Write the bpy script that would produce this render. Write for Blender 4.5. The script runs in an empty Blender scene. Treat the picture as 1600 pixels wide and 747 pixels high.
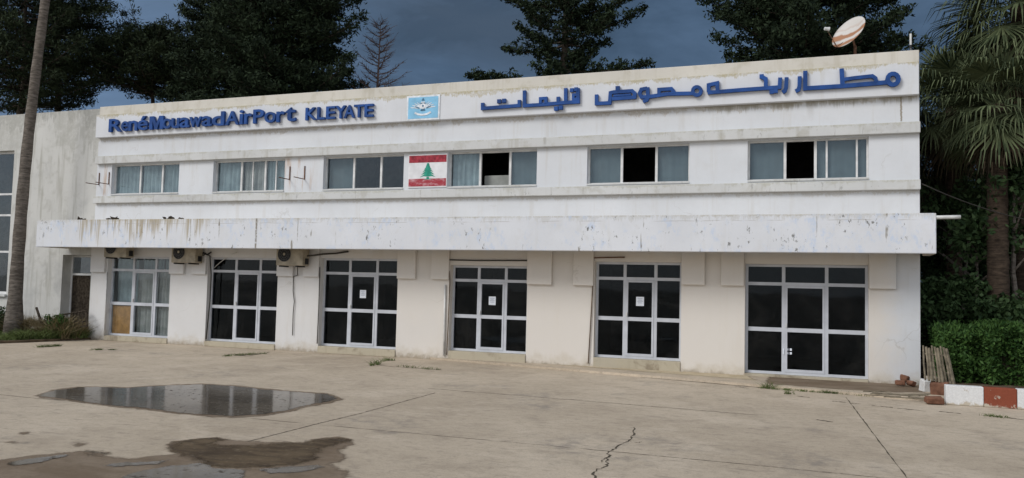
import bpy, math, random
import numpy as np
from mathutils import Vector, Matrix

S = bpy.context.scene
COL = S.collection
R_ = math.radians

# ------------------------------------------------------------------ camera
CAM_P = np.array([4.397, -21.376, 2.133])
YAW, PITCH, ROLL, FPX = R_(-20.346), R_(3.293), R_(1.360), 1285.8
def _axes():
    cy, sy, cp, sp, cr, sr = math.cos(YAW), math.sin(YAW), math.cos(PITCH), math.sin(PITCH), math.cos(ROLL), math.sin(ROLL)
    fw = np.array([sy*cp, cy*cp, sp]); rt = np.array([cy, -sy, 0.0]); up = np.cross(rt, fw)
    return cr*rt+sr*up, -sr*rt+cr*up, fw
AR, AU, AF = _axes()
cam = bpy.data.cameras.new('camera'); co = bpy.data.objects.new('camera', cam); COL.objects.link(co)
cam.sensor_width = 36.0; cam.lens = 36.0*FPX/1600.0; cam.clip_start = 0.1; cam.clip_end = 3000
co.matrix_world = Matrix(((AR[0], AU[0], -AF[0], CAM_P[0]), (AR[1], AU[1], -AF[1], CAM_P[1]), (AR[2], AU[2], -AF[2], CAM_P[2]), (0, 0, 0, 1)))
S.camera = co
def _ray(x, y): return AF*FPX+AR*(x-800)-AU*(y-373.5)
def P(x, y, Y):
    d = _ray(x, y); return CAM_P+d*((Y-CAM_P[1])/d[1])
def G(x, y, z=0.0):
    d = _ray(x, y); return CAM_P+d*((z-CAM_P[2])/d[2])

# ------------------------------------------------------------------ world, sun, exposure
SUN_EL, SUN_AZ = R_(38), R_(215)          # azimuth clockwise from +Y: behind the camera, a little to its left
wd = bpy.data.worlds.new('World'); S.world = wd; wd.use_nodes = True
nt = wd.node_tree; nt.nodes.clear()
def wn(t, **k):
    n = nt.nodes.new(t)
    for a, b in k.items(): setattr(n, a, b)
    return n
wo = wn('ShaderNodeOutputWorld'); wb = wn('ShaderNodeBackground'); wb.inputs['Strength'].default_value = 0.1
sky = wn('ShaderNodeTexSky'); sky.sky_type = 'NISHITA'; sky.sun_disc = False
sky.sun_elevation = SUN_EL; sky.sun_rotation = SUN_AZ
tc = wn('ShaderNodeTexCoord'); sep = wn('ShaderNodeSeparateXYZ'); nt.links.new(tc.outputs['Generated'], sep.inputs[0])
def wm(op, a, b=None, clamp=False):
    n = wn('ShaderNodeMath', operation=op); n.use_clamp = clamp
    for i, v in enumerate((a, b)):
        if v is None: continue
        if hasattr(v, 'links'): nt.links.new(v, n.inputs[i])
        else: n.inputs[i].default_value = v
    return n.outputs[0]
def wmix(f, a, b):
    n = wn('ShaderNodeMix', data_type='RGBA')
    for s, v in (('Factor', f), ('A', a), ('B', b)):
        i = [q for q in n.inputs if q.name == s and q.type in (('VALUE',) if s == 'Factor' else ('RGBA',))][0]
        if hasattr(v, 'links'): nt.links.new(v, i)
        else: i.default_value = v
    return [o for o in n.outputs if o.type == 'RGBA'][0]
nz = wn('ShaderNodeTexNoise'); nz.inputs['Scale'].default_value = 2.2; nz.inputs['Detail'].default_value = 6; nz.inputs['Roughness'].default_value = 0.5
mp = wn('ShaderNodeMapping'); mp.inputs['Scale'].default_value = (1, 1, 2.6); nt.links.new(tc.outputs['Generated'], mp.inputs[0]); nt.links.new(mp.outputs[0], nz.inputs['Vector'])
nz2 = wn('ShaderNodeTexNoise'); nz2.inputs['Scale'].default_value = 7.0; nz2.inputs['Detail'].default_value = 7; nz2.inputs['Roughness'].default_value = .6; nz2.inputs['Distortion'].default_value = .5; nt.links.new(mp.outputs[0], nz2.inputs['Vector'])
# storm cloud bank in front (towards +Y), broken bright overcast behind the camera
fr = wm('ADD', wm('MULTIPLY', sep.outputs['Y'], 1.5), 0.42, True)
fr2 = wm('ADD', fr, wm('MULTIPLY', wm('SUBTRACT', nz.outputs['Fac'], 0.5), 0.25), True)
# the bank itself: dark slate, a little paler low down and to the left
lft = wm('MULTIPLY', wm('SUBTRACT', wm('MULTIPLY', sep.outputs['X'], -1.0), 0.40), 2.4, True)
tone = wm('ADD', wm('ADD', wm('MULTIPLY', wm('SUBTRACT', nz.outputs['Fac'], 0.45), 1.9), wm('MULTIPLY', wm('SUBTRACT', nz2.outputs['Fac'], 0.42), 1.1)), wm('MULTIPLY', lft, 0.95), True)
storm = wmix(tone, (0.36, 0.64, 1.06, 1), (1.12, 1.80, 2.90, 1))
bright = wmix(nz.outputs['Fac'], (5.6, 6.0, 6.8, 1), (8.6, 8.7, 9.0, 1))
over = wmix(0.75, sky.outputs[0], bright)
final = wmix(fr2, over, storm)
nt.links.new(final, wb.inputs['Color']); nt.links.new(wb.outputs[0], wo.inputs['Surface'])

sl = bpy.data.lights.new('sun', 'SUN'); sl.energy = 1.5; sl.angle = R_(24); sl.color = (1.0, 0.98, 0.95)
so = bpy.data.objects.new('sun', sl); COL.objects.link(so)
sd = Vector((math.sin(SUN_AZ)*math.cos(SUN_EL), math.cos(SUN_AZ)*math.cos(SUN_EL), math.sin(SUN_EL)))
so.rotation_euler = sd.to_track_quat('Z', 'Y').to_euler(); so.location = (-8, -30, 40)
S.view_settings.view_transform = 'Standard'; S.view_settings.look = 'None'
S.view_settings.exposure = 0.27; S.view_settings.gamma = 1.0
try: S.view_settings.use_curve_mapping = False
except Exception: pass

# ------------------------------------------------------------------ helpers
class MB:
    def __init__(s): s.v = []; s.f = []; s.m = []; s.nv = 0
    def add(s, V, F, m=0):
        V = np.asarray(V, float).reshape(-1, 3); b = s.nv
        s.v.append(V); s.nv += len(V)
        for f in F: s.f.append(tuple(int(i)+b for i in f)); s.m.append(m)
    def quad(s, a, b, c, d, m=0): s.add([a, b, c, d], [(0, 1, 2, 3)], m)
    def box(s, x0, x1, y0, y1, z0, z1, m=0):
        s.add([(x0, y0, z0), (x1, y0, z0), (x1, y1, z0), (x0, y1, z0), (x0, y0, z1), (x1, y0, z1), (x1, y1, z1), (x0, y1, z1)],
              [(0, 3, 2, 1), (4, 5, 6, 7), (0, 1, 5, 4), (1, 2, 6, 5), (2, 3, 7, 6), (3, 0, 4, 7)], m)
    def tube(s, pts, r, n=8, m=0, caps=True):
        pts = np.asarray(pts, float); k = len(pts); r = np.broadcast_to(np.asarray(r, float), (k,))
        V = []; t0 = None
        for i in range(k):
            t = pts[min(i+1, k-1)]-pts[max(i-1, 0)]; t = t/(np.linalg.norm(t)+1e-9)
            ref = np.array([0, 0, 1.0]) if abs(t[2]) < 0.9 else np.array([1.0, 0, 0])
            a = np.cross(t, ref) if t0 is None else a0-t*(a0@t)
            a /= np.linalg.norm(a)+1e-9; b = np.cross(t, a); a0 = a; t0 = t
            for j in range(n):
                q = 2*math.pi*j/n; V.append(pts[i]+r[i]*(math.cos(q)*a+math.sin(q)*b))
        F = [(i*n+j, i*n+(j+1) % n, (i+1)*n+(j+1) % n, (i+1)*n+j) for i in range(k-1) for j in range(n)]
        if caps: F += [tuple(range(n-1, -1, -1)), tuple((k-1)*n+j for j in range(n))]
        s.add(V, F, m)
    def prism(s, poly, y0, y1, m=0):           # poly in X,Z ; front at y0
        n = len(poly)
        V = [(p[0], y0, p[1]) for p in poly]+[(p[0], y1, p[1]) for p in poly]
        F = [tuple(range(n)), tuple(range(2*n-1, n-1, -1))]+[(i, i+n, (i+1) % n+n, (i+1) % n) for i in range(n)]
        s.add(V, F, m)
    def slab(s, poly, z0, z1, m=0):            # poly in X,Y
        n = len(poly)
        V = [(p[0], p[1], z1) for p in poly]+[(p[0], p[1], z0) for p in poly]
        F = [tuple(range(n)), tuple(range(2*n-1, n-1, -1))]+[(i, i+n, (i+1) % n+n, (i+1) % n) for i in range(n)]
        s.add(V, F, m)
    def disc(s, c, ax, r0, r1=None, n=24, m=0):   # flat ring or disc
        c = np.array(c, float); ax = np.array(ax, float); ax /= np.linalg.norm(ax)
        ref = np.array([0, 0, 1.0]) if abs(ax[2]) < .9 else np.array([1., 0, 0]); a = np.cross(ax, ref); a /= np.linalg.norm(a); b = np.cross(ax, a)
        q = [2*math.pi*j/n for j in range(n)]
        o = [c+r0*(math.cos(t)*a+math.sin(t)*b) for t in q]
        if r1 is None: s.add(o, [tuple(range(n))], m)
        else:
            i_ = [c+r1*(math.cos(t)*a+math.sin(t)*b) for t in q]
            s.add(o+i_, [(j, (j+1) % n, (j+1) % n+n, j+n) for j in range(n)], m)
    def ribbon(s, pts, w, y0, y1, m=0, closed=False):   # mitred stroke in X,Z
        p = np.array(pts, float); k = len(p); L = []; Rr = []
        for i in range(k):
            a = p[i]-p[i-1] if (i > 0 or closed) else p[1]-p[0]
            b = p[(i+1) % k]-p[i] if (i < k-1 or closed) else p[-1]-p[-2]
            a = a/(np.linalg.norm(a)+1e-9); b = b/(np.linalg.norm(b)+1e-9)
            n = np.array([-(a+b)[1], (a+b)[0]]); ln = np.linalg.norm(n)
            n = n/ln if ln > 1e-6 else np.array([-a[1], a[0]])
            c = max(0.45, n@np.array([-a[1], a[0]])); L.append(p[i]+n*w/2/c); Rr.append(p[i]-n*w/2/c)
        V = [(q[0], y0, q[1]) for q in L]+[(q[0], y0, q[1]) for q in Rr]+[(q[0], y1, q[1]) for q in L]+[(q[0], y1, q[1]) for q in Rr]
        F = []
        for i in range(k if closed else k-1):
            j = (i+1) % k
            F += [(i, k+i, k+j, j), (2*k+i, 2*k+j, 3*k+j, 3*k+i), (i, j, 2*k+j, 2*k+i), (k+i, 3*k+i, 3*k+j, k+j)]
        if not closed: F += [(0, 2*k, 3*k, k), (k-1, 2*k-1, 4*k-1, 3*k-1)]
        s.add(V, F, m)
    def wall(s, x0, x1, z0, z1, y0, y1, holes, m=0):
        xs = sorted({x0, x1, *[h[0] for h in holes], *[h[1] for h in holes]}); zs = sorted({z0, z1, *[h[2] for h in holes], *[h[3] for h in holes]})
        nx, nz_ = len(xs)-1, len(zs)-1
        sol = lambda i, j: 0 <= i < nx and 0 <= j < nz_ and not any(h[0]-1e-6 <= xs[i] and xs[i+1] <= h[1]+1e-6 and h[2]-1e-6 <= zs[j] and zs[j+1] <= h[3]+1e-6 for h in holes)
        for i in range(nx):
            for j in range(nz_):
                if not sol(i, j): continue
                a, b, c, d = xs[i], xs[i+1], zs[j], zs[j+1]
                s.quad((a, y0, c), (b, y0, c), (b, y0, d), (a, y0, d), m); s.quad((b, y1, c), (a, y1, c), (a, y1, d), (b, y1, d), m)
                if not sol(i-1, j): s.quad((a, y1, c), (a, y0, c), (a, y0, d), (a, y1, d), m)
                if not sol(i+1, j): s.quad((b, y0, c), (b, y1, c), (b, y1, d), (b, y0, d), m)
                if not sol(i, j-1): s.quad((a, y0, c), (a, y1, c), (b, y1, c), (b, y0, c), m)
                if not sol(i, j+1): s.quad((a, y0, d), (b, y0, d), (b, y1, d), (a, y1, d), m)

ORG = {}
def tag(o, label=None, cat=None, group=None, kind=None):
    if label: o['label'] = label
    if cat: o['category'] = cat
    if group: o['group'] = group
    if kind: o['kind'] = kind
    return o
def empty(name, loc, label, cat, group=None):
    o = bpy.data.objects.new(name, None); COL.objects.link(o); o.empty_display_size = .2
    o.location = tuple(map(float, loc)); ORG[o.name] = np.array(loc, float)
    return tag(o, label, cat, group)
def obj(name, mb, mats, parent=None, org=(0, 0, 0), smooth=False, bevel=0):
    org = ORG[parent.name] if parent else np.array(org, float)
    V = np.concatenate(mb.v)-org if mb.v else np.zeros((0, 3))
    me = bpy.data.meshes.new(name); me.from_pydata(V.tolist(), [], mb.f)
    if not isinstance(mats, (list, tuple)): mats = [mats]
    for m in mats: me.materials.append(m)
    if len(mats) > 1: me.polygons.foreach_set('material_index', mb.m)
    if smooth: me.polygons.foreach_set('use_smooth', [True]*len(me.polygons))
    me.update()
    o = bpy.data.objects.new(name, me); COL.objects.link(o)
    if parent: o.parent = parent
    else: o.location = tuple(org)
    ORG[o.name] = org
    if bevel:
        b = o.modifiers.new('bevel', 'BEVEL'); b.width = bevel; b.segments = 2; b.limit_method = 'ANGLE'
    return o
def struct(name, mb, mats, org=(0, 0, 0), smooth=False):
    o = obj(name, mb, mats, None, org, smooth); o['kind'] = 'structure'; return o
def copy_tree(o, loc=None, parent=None, label=None, rz=None, scale=None):
    c = o.copy(); COL.objects.link(c)
    if parent: c.parent = parent
    if loc is not None: c.location = tuple(map(float, loc))
    if rz is not None: c.rotation_euler = (0, 0, rz)
    if scale is not None: c.scale = (scale,)*3
    if label: c['label'] = label
    for ch in list(o.children): copy_tree(ch, None, c)
    return c

# ------------------------------------------------------------------ materials
class NT:
    def __init__(s, name):
        s.mat = bpy.data.materials.new(name); s.mat.use_nodes = True; s.t = s.mat.node_tree
        s.b = s.t.nodes['Principled BSDF']; s.geo = s.n('ShaderNodeNewGeometry'); s.pos = s.geo.outputs['Position']
        x = s.n('ShaderNodeSeparateXYZ'); s.l(s.pos, x.inputs[0]); s.x, s.y, s.z = x.outputs
    def n(s, t, **k):
        q = s.t.nodes.new(t)
        for a, b in k.items(): setattr(q, a, b)
        return q
    def l(s, a, b): s.t.links.new(a, b)
    def put(s, v, i):
        if hasattr(v, 'links'): s.l(v, i)
        else: i.default_value = v
    def math(s, op, a, b=0.0, clamp=False):
        q = s.n('ShaderNodeMath', operation=op); q.use_clamp = clamp; s.put(a, q.inputs[0]); s.put(b, q.inputs[1]); return q.outputs[0]
    def noise(s, scale, detail=4, rough=.55, vec=None, st=(1, 1, 1), dist=0.0, off=(0, 0, 0)):
        m = s.n('ShaderNodeMapping'); m.inputs['Scale'].default_value = st; m.inputs['Location'].default_value = off; s.l(vec or s.pos, m.inputs[0])
        q = s.n('ShaderNodeTexNoise'); q.inputs['Scale'].default_value = scale; q.inputs['Detail'].default_value = detail
        q.inputs['Roughness'].default_value = rough; q.inputs['Distortion'].default_value = dist; s.l(m.outputs[0], q.inputs['Vector']); return q.outputs['Fac']
    def ramp(s, f, a, b):       # smooth threshold a..b
        q = s.n('ShaderNodeMapRange'); q.interpolation_type = 'SMOOTHSTEP'; s.put(f, q.inputs[0]); q.inputs[1].default_value = a; q.inputs[2].default_value = b
        return q.outputs[0]
    def mix(s, f, a, b, mode='MIX'):
        q = s.n('ShaderNodeMix', data_type='RGBA'); q.blend_type = mode
        s.put(f, q.inputs[0]); s.put(c4(a), q.inputs[6]); s.put(c4(b), q.inputs[7]); return q.outputs[2]
    def bump(s, h, strength=.3, dist=.02):
        q = s.n('ShaderNodeBump'); q.inputs['Strength'].default_value = strength; q.inputs['Distance'].default_value = dist; s.l(h, q.inputs['Height']); s.l(q.outputs[0], s.b.inputs['Normal'])
    def out(s, col, rough=.8, spec=.3, metal=0.0):
        s.put(c4(col), s.b.inputs['Base Color']); s.put(rough, s.b.inputs['Roughness']); s.b.inputs['Specular IOR Level'].default_value = spec; s.b.inputs['Metallic'].default_value = metal
        return s.mat
def c4(c): return c if hasattr(c, 'links') else (tuple(c)+(1,) if len(c) == 3 else c)

def simple(name, col, rough=.7, spec=.3, metal=0.0, var=.12, scale=6):
    t = NT(name); n = t.noise(scale, 5)
    d = tuple(max(0, c*(1-2*var)) for c in col); l_ = tuple(min(1, c*(1+2*var)) for c in col)
    return t.out(t.mix(t.ramp(n, .25, .75), d, l_), rough, spec, metal)

def paint(name, base, dirt=(.33, .30, .24), amt=.5, streak=.4, seed=0, grey=.35, flecks=0.0, blue=0.0, top=None, extra=None):
    """old lime-white paint: blotches, vertical runs, chips"""
    t = NT(name); o = (seed*7.3, seed*3.1, seed*1.7)
    big = t.noise(.55, 5, .6, off=o); mid = t.noise(2.6, 6, .6, off=o, dist=.4); fine = t.noise(22, 4, .6, off=o)
    c = t.mix(t.ramp(big, .3, .75), tuple(x*.90 for x in base), base)
    c = t.mix(t.math('MULTIPLY', t.ramp(mid, .50, .72), amt*.8), c, dirt)
    run = t.noise(3.2, 5, .65, st=(1, 1, .10), off=o); run2 = t.noise(9.0, 3, .6, st=(1, 1, .05), off=o)
    c = t.mix(t.math('MULTIPLY', t.math('MULTIPLY', t.ramp(run, .50, .66), t.ramp(run2, .36, .62)), streak), c, dirt)
    blot = t.noise(8, 6, .7, off=(o[0]+2, 5, 1)); c = t.mix(t.math('MULTIPLY', t.ramp(blot, .58, .70), .16), c, tuple(x*.72 for x in base))
    c = t.mix(t.math('MULTIPLY', t.ramp(fine, .55, .8), .18), c, tuple(x*.7 for x in base))
    if grey: 
        g = t.noise(.35, 6, .7, off=(o[0]+9, 4, 2))
        c = t.mix(t.math('MULTIPLY', t.ramp(g, .5, .72), grey), c, (.36, .36, .35))
    if top:     # runs of dirt that start at a given height and thin out downwards: (z, length, colour, amount)
        for (z0, ln, cc, am, hs) in top:
            n1 = t.math('MULTIPLY', t.math('SUBTRACT', t.noise(hs*.35, 5, .7, st=(1, 1, .05), off=o), .42), 4.0)
            n2 = t.math('MULTIPLY', t.math('SUBTRACT', t.noise(hs*1.6, 5, .75, st=(1, 1, .06), off=(o[0]+4, 1, 1)), .40), 3.0)
            edge = t.math('MULTIPLY', t.math('ADD', n1, n2), ln*.5)
            m = t.math('MULTIPLY', t.ramp(t.math('ADD', t.math('SUBTRACT', t.z, z0), edge), -.012, .03), t.math('LESS_THAN', t.z, z0+.02))
            c = t.mix(t.math('MULTIPLY', t.math('MULTIPLY', m, t.ramp(t.noise(hs*5, 4, .7, off=o), .25, .6)), am), c, cc)
    if blue:
        b = t.math('MULTIPLY', t.ramp(t.noise(1.3, 5, .7, off=(o[0]+3, 0, 8)), .46, .58), t.ramp(t.noise(5, 6, .75, st=(1, 1, .5), off=o), .48, .60))
        c = t.mix(t.math('MULTIPLY', b, blue), c, (.43, .53, .70))
    if flecks:
        k = t.math('MULTIPLY', t.ramp(t.noise(1.1, 3, .6, off=(o[0]+5, 0, 3)), .45, .56), t.ramp(t.noise(9, 6, .75, st=(1, 1, .5), off=o), .60, .635))
        c = t.mix(t.math('MULTIPLY', k, flecks), c, (.16, .16, .15))
        k2 = t.math('MULTIPLY', t.ramp(t.noise(1.6, 3, .6, off=(o[0]+15, 0, 3)), .47, .56), t.ramp(t.noise(5.0, 4, .6, st=(1, 1, .09), off=o), .64, .665))
        c = t.mix(t.math('MULTIPLY', k2, flecks*.85), c, (.20, .18, .14))
    if extra: c = extra(t, c)
    t.bump(t.math('ADD', t.math('MULTIPLY', mid, .5), t.math('MULTIPLY', fine, .10)), .08, .02)
    return t.out(c, .78, .25)

M = {}
W = (.655, .672, .695)
def wall_extra(t, c):
    # the ground floor is mixed towards cream, less so on the left piers
    cr_ = t.math('MULTIPLY', t.ramp(t.math('ADD', t.z, t.math('MULTIPLY', t.noise(.9, 4), .5)), 3.5, 3.2), t.math('ADD', .28, t.math('MULTIPLY', t.ramp(t.math('ADD', t.x, t.math('MULTIPLY', t.noise(.8, 4), 4.0)), -9.5, -3.0), .42)))
    cr_ = t.math('MULTIPLY', cr_, t.ramp(t.math('ADD', t.x, t.math('MULTIPLY', t.noise(1.5, 4), 1.0)), 6.9, 6.2))
    c = t.mix(cr_, c, (.67, .61, .53), 'MIX')
    rs_ = t.math('MULTIPLY', t.ramp(t.noise(4.0, 5, .7, st=(1, 1, .10), off=(1, 2, 3)), .50, .62), t.math('ADD', t.ramp(t.math('ABSOLUTE', t.math('SUBTRACT', t.x, -10.65)), .75, .3), t.ramp(t.math('ABSOLUTE', t.math('SUBTRACT', t.x, -18.5)), .5, .2)))
    rs_ = t.math('MULTIPLY', rs_, t.math('MULTIPLY', t.ramp(t.z, 4.8, 5.0), t.ramp(t.z, 6.0, 5.9)))
    c = t.mix(t.math('MULTIPLY', rs_, .6), c, (.42, .27, .16))
    #      # damp rise and rust-brown scuffs at the foot of the piers, hairline cracks
    low = t.math('MULTIPLY', t.ramp(t.math('ADD', t.z, t.math('MULTIPLY', t.noise(2.4, 5, .65), 1.0)), .90, .50), .50)
    c = t.mix(low, c, (.46, .40, .30)); ft = t.math('MULTIPLY', t.ramp(t.math('ADD', t.z, t.math('MULTIPLY', t.noise(5, 6, .7), .5)), .42, .22), .75); c = t.mix(ft, c, (.24, .19, .125))
    v = t.n('ShaderNodeTexVoronoi'); v.feature = 'DISTANCE_TO_EDGE'; v.inputs['Scale'].default_value = .45
    w_ = t.n('ShaderNodeVectorMath', operation='ADD'); nn = t.n('ShaderNodeTexNoise'); nn.inputs['Scale'].default_value = 1.4; nn.inputs['Detail'].default_value = 5
    t.l(t.pos, nn.inputs['Vector']); t.l(t.pos, w_.inputs[0]); t.l(nn.outputs['Color'], w_.inputs[1]); t.l(w_.outputs[0], v.inputs['Vector'])
    cr = t.math('MULTIPLY', t.ramp(v.outputs['Distance'], .006, .001), t.ramp(t.noise(.5, 3), .5, .65))
    c = t.mix(t.math('MULTIPLY', cr, .28), c, (.30, .27, .22))
    wob = t.math('MULTIPLY', t.math('SUBTRACT', t.noise(5, 5, .7), .5), .12)
    m = t.math('MULTIPLY', t.ramp(t.math('ABSOLUTE', t.math('ADD', t.math('SUBTRACT', t.x, 6.28), wob)), .03, .012), t.ramp(t.z, 6.25, 6.3))
    m = t.math('MAXIMUM', m, t.math('MULTIPLY', t.math('MULTIPLY', t.ramp(t.math('ABSOLUTE', t.math('SUBTRACT', t.x, 4.25)), .12, .03), t.ramp(t.z, 6.3, 6.9)), .35))
    c = t.mix(t.math('MULTIPLY', m, .8), c, (.20, .16, .10))
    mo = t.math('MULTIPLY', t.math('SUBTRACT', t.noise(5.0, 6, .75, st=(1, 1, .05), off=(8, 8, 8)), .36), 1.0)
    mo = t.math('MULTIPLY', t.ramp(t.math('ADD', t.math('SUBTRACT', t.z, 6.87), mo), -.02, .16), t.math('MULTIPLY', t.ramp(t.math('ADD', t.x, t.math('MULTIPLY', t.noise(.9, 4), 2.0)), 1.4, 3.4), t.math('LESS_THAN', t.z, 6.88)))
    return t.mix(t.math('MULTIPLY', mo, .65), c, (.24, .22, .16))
M['wall'] = paint('wall_paint', W, dirt=(.44, .39, .31), amt=.10, streak=.22, seed=1, grey=.06, extra=wall_extra, top=[(6.87, .30, (.38, .33, .25), .55, 5), (4.62, .22, (.42, .38, .31), .45, 6)])
M['cream'] = paint('cream_paint', (.66, .61, .535), dirt=(.45, .37, .26), amt=.25, streak=.3, seed=2, grey=.05)
M['band'] = paint('band_paint', (.66, .675, .70), dirt=(.45, .42, .33), amt=.10, streak=.22, seed=3, grey=0,
                  top=[(7.655, .30, (.47, .43, .33), .9, 4.5), (7.655, .16, (.36, .31, .16), .6, 7)])
M['coping'] = paint('coping_paint', (.62, .59, .53), dirt=(.40, .36, .27), amt=.55, streak=.35, seed=4, grey=.25)
M['ledge'] = paint('ledge_paint', (.585, .59, .58), dirt=(.34, .32, .26), amt=.60, streak=.45, seed=5, grey=.35, flecks=.4, top=[(6.24, .16, (.40, .39, .32), .6, 4), (4.865, .16, (.40, .39, .32), .6, 4)])
def canopy_extra(t, c):     # rusty water runs from the slab edge at the left end, a hairline where the parapet was raised
    m = t.math('MULTIPLY', t.ramp(t.x, -12.2, -13.5), t.ramp(t.x, -18.6, -17.8))
    e = t.math('MULTIPLY', t.math('SUBTRACT', t.noise(2.6, 5, .7, st=(1, 1, .02), off=(4, 0, 0)), .40), 4.5)
    r = t.math('MULTIPLY', t.ramp(t.math('ADD', t.math('SUBTRACT', t.z, 3.97), e), -.05, .4), m)
    r = t.math('MULTIPLY', r, t.ramp(t.noise(16, 3, .5, st=(1, 1, .02)), .40, .55))
    c = t.mix(t.math('MULTIPLY', r, .8), c, (.33, .27, .17))
    ln = t.math('MULTIPLY', t.ramp(t.math('ABSOLUTE', t.math('SUBTRACT', t.math('ADD', t.z, t.math('MULTIPLY', t.noise(1.2, 4), .06)), 3.855)), .012, .004), t.ramp(t.noise(1.0, 4, .6, off=(2, 0, 0)), .46, .56))
    c = t.mix(t.math('MULTIPLY', ln, .55), c, (.36, .34, .32))
    wob = t.math('MULTIPLY', t.math('SUBTRACT', t.noise(5, 5, .7), .5), .05)
    for X0, w_, am, zl in ((-11.17, .045, .85, 3.0), (-12.52, .02, .6, 3.4), (-9.72, .02, .6, 3.3), (-13.6, .018, .5, 3.2), (-16.9, .015, .5, 3.4), (4.4, .02, .45, 3.5)):
        m = t.math('MULTIPLY', t.ramp(t.math('ABSOLUTE', t.math('ADD', t.math('SUBTRACT', t.x, X0), wob)), w_, w_*.3), t.ramp(t.math('ADD', t.z, t.math('MULTIPLY', t.noise(3, 3), .2)), zl, zl+.25))
        c = t.mix(t.math('MULTIPLY', t.math('MULTIPLY', m, t.ramp(t.noise(14, 4), .3, .5)), am), c, (.16, .135, .095))
    return c
M['canopy'] = paint('canopy_paint', (.665, .68, .71), dirt=(.46, .43, .36), amt=.18, streak=.15, seed=6, grey=.05, flecks=.95, blue=.5, extra=canopy_extra, top=[(3.97, .10, (.38, .35, .28), .7, 7), (3.97, .30, (.40, .38, .32), .35, 12)])
M['wing'] = paint('wing_paint', (.585, .58, .55), dirt=(.36, .35, .31), amt=.65, streak=.75, seed=7, grey=.75, top=[(7.97, 1.5, (.30, .295, .27), .75, 2.2), (7.97, 3.4, (.38, .375, .34), .6, 1.2)])
M['step'] = paint('step_concrete', (.46, .41, .31), dirt=(.20, .16, .11), amt=1.0, streak=.2, seed=8, grey=.2)
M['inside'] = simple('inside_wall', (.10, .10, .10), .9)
M['alu'] = simple('aluminium', (.50, .52, .56), .45, .5, .0, .05, 3)
M['alu_old'] = simple('painted_frame', (.62, .62, .61), .55, .4, .0, .08, 4)
M['curtain'] = simple('curtain_cloth', (.30, .31, .29), .9, .1, 0, .10, 3)
M['curtain2'] = simple('curtain_pale_blue', (.25, .31, .32), .9, .1, 0, .10, 3)
M['blind'] = simple('roller_blind', (.12, .155, .165), .9, .1, 0, .05, 3)
M['board'] = simple('plywood', (.36, .20, .075), .7, .2, 0, .12, 5)
M['paper'] = simple('paper', (.72, .76, .82), .8, .1, 0, .03, 30)
M['ink'] = simple('ink', (.42, .46, .53), .8, .1, 0, .03, 30)
M['blue'] = simple('sign_blue', (.016, .062, .225), .6, .2, 0, .16, 3)
M['red'] = simple('flag_red', (.30, .035, .05), .7, .2, 0, .2, 9)
def fade():
    t = NT('faded_flag_red'); return t.out(t.mix(t.ramp(t.noise(4, 6, .75, st=(1, 1, 2)), .46, .66), (.34, .05, .065), (.52, .30, .32)), .8, .1)
M['red_faded'] = fade()
M['flagwhite'] = simple('flag_white', (.68, .68, .69), .7, .2, 0, .05, 4)
M['flaggreen'] = simple('flag_green', (.03, .27, .19), .7, .2, 0, .12, 9)
M['skyblue'] = simple('emblem_blue', (.22, .48, .68), .6, .3, 0, .08, 3)
M['emwhite'] = simple('emblem_white', (.66, .69, .72), .6, .3, 0, .10, 9)
M['emdark'] = simple('emblem_dark', (.06, .16, .26), .6, .3, 0, .10, 9)
M['acwhite'] = simple('ac_casing', (.32, .28, .21), .6, .35, 0, .15, 4)
M['black'] = simple('dark_plastic', (.015, .015, .016), .6, .3, 0, .1, 6)
M['grille'] = simple('fan_grille', (.10, .10, .10), .5, .4, 0, .1, 6)
M['rust'] = simple('rusty_steel', (.13, .07, .045), .85, .2, 0, .25, 12)
M['hose'] = simple('brown_hose', (.15, .11, .08), .8, .2, 0, .2, 8)
M['cable'] = simple('cable_sheath', (.05, .045, .04), .7, .3, 0, .1, 8)
M['pvc'] = simple('pvc_pipe', (.60, .60, .58), .5, .4, 0, .08, 5)
M['soil'] = simple('soil', (.10, .075, .05), .95, .1, 0, .3, 3)
M['slat'] = simple('grey_wood', (.17, .145, .105), .9, .1, 0, .25, 9)
M['brick'] = simple('clay_brick', (.17, .085, .055), .9, .1, 0, .2, 8)
M['rubble'] = simple('rubble_concrete', (.36, .32, .27), .9, .1, 0, .2, 8)
M['debris'] = simple('dry_debris', (.05, .04, .03), .95, .1, 0, .3, 12)

def kerbpaint(name, col):
    t = NT(name); n = t.noise(7, 6, .7); f = t.noise(30, 4)
    c = t.mix(t.ramp(f, .3, .8), tuple(x*.85 for x in col), col)
    wear = t.ramp(t.math('ADD', t.z, t.math('MULTIPLY', n, .35)), .235, .19)
    c = t.mix(wear, c, (.45, .40, .32)); c = t.mix(t.math('MULTIPLY', t.ramp(n, .64, .68), .8), c, (.42, .37, .30))
    t.bump(n, .4, .03); return t.out(c, .8, .2)
M['kerb_white'] = kerbpaint('kerb_white', (.70, .70, .69)); M['kerb_red'] = kerbpaint('kerb_red', (.24, .065, .035))

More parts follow.
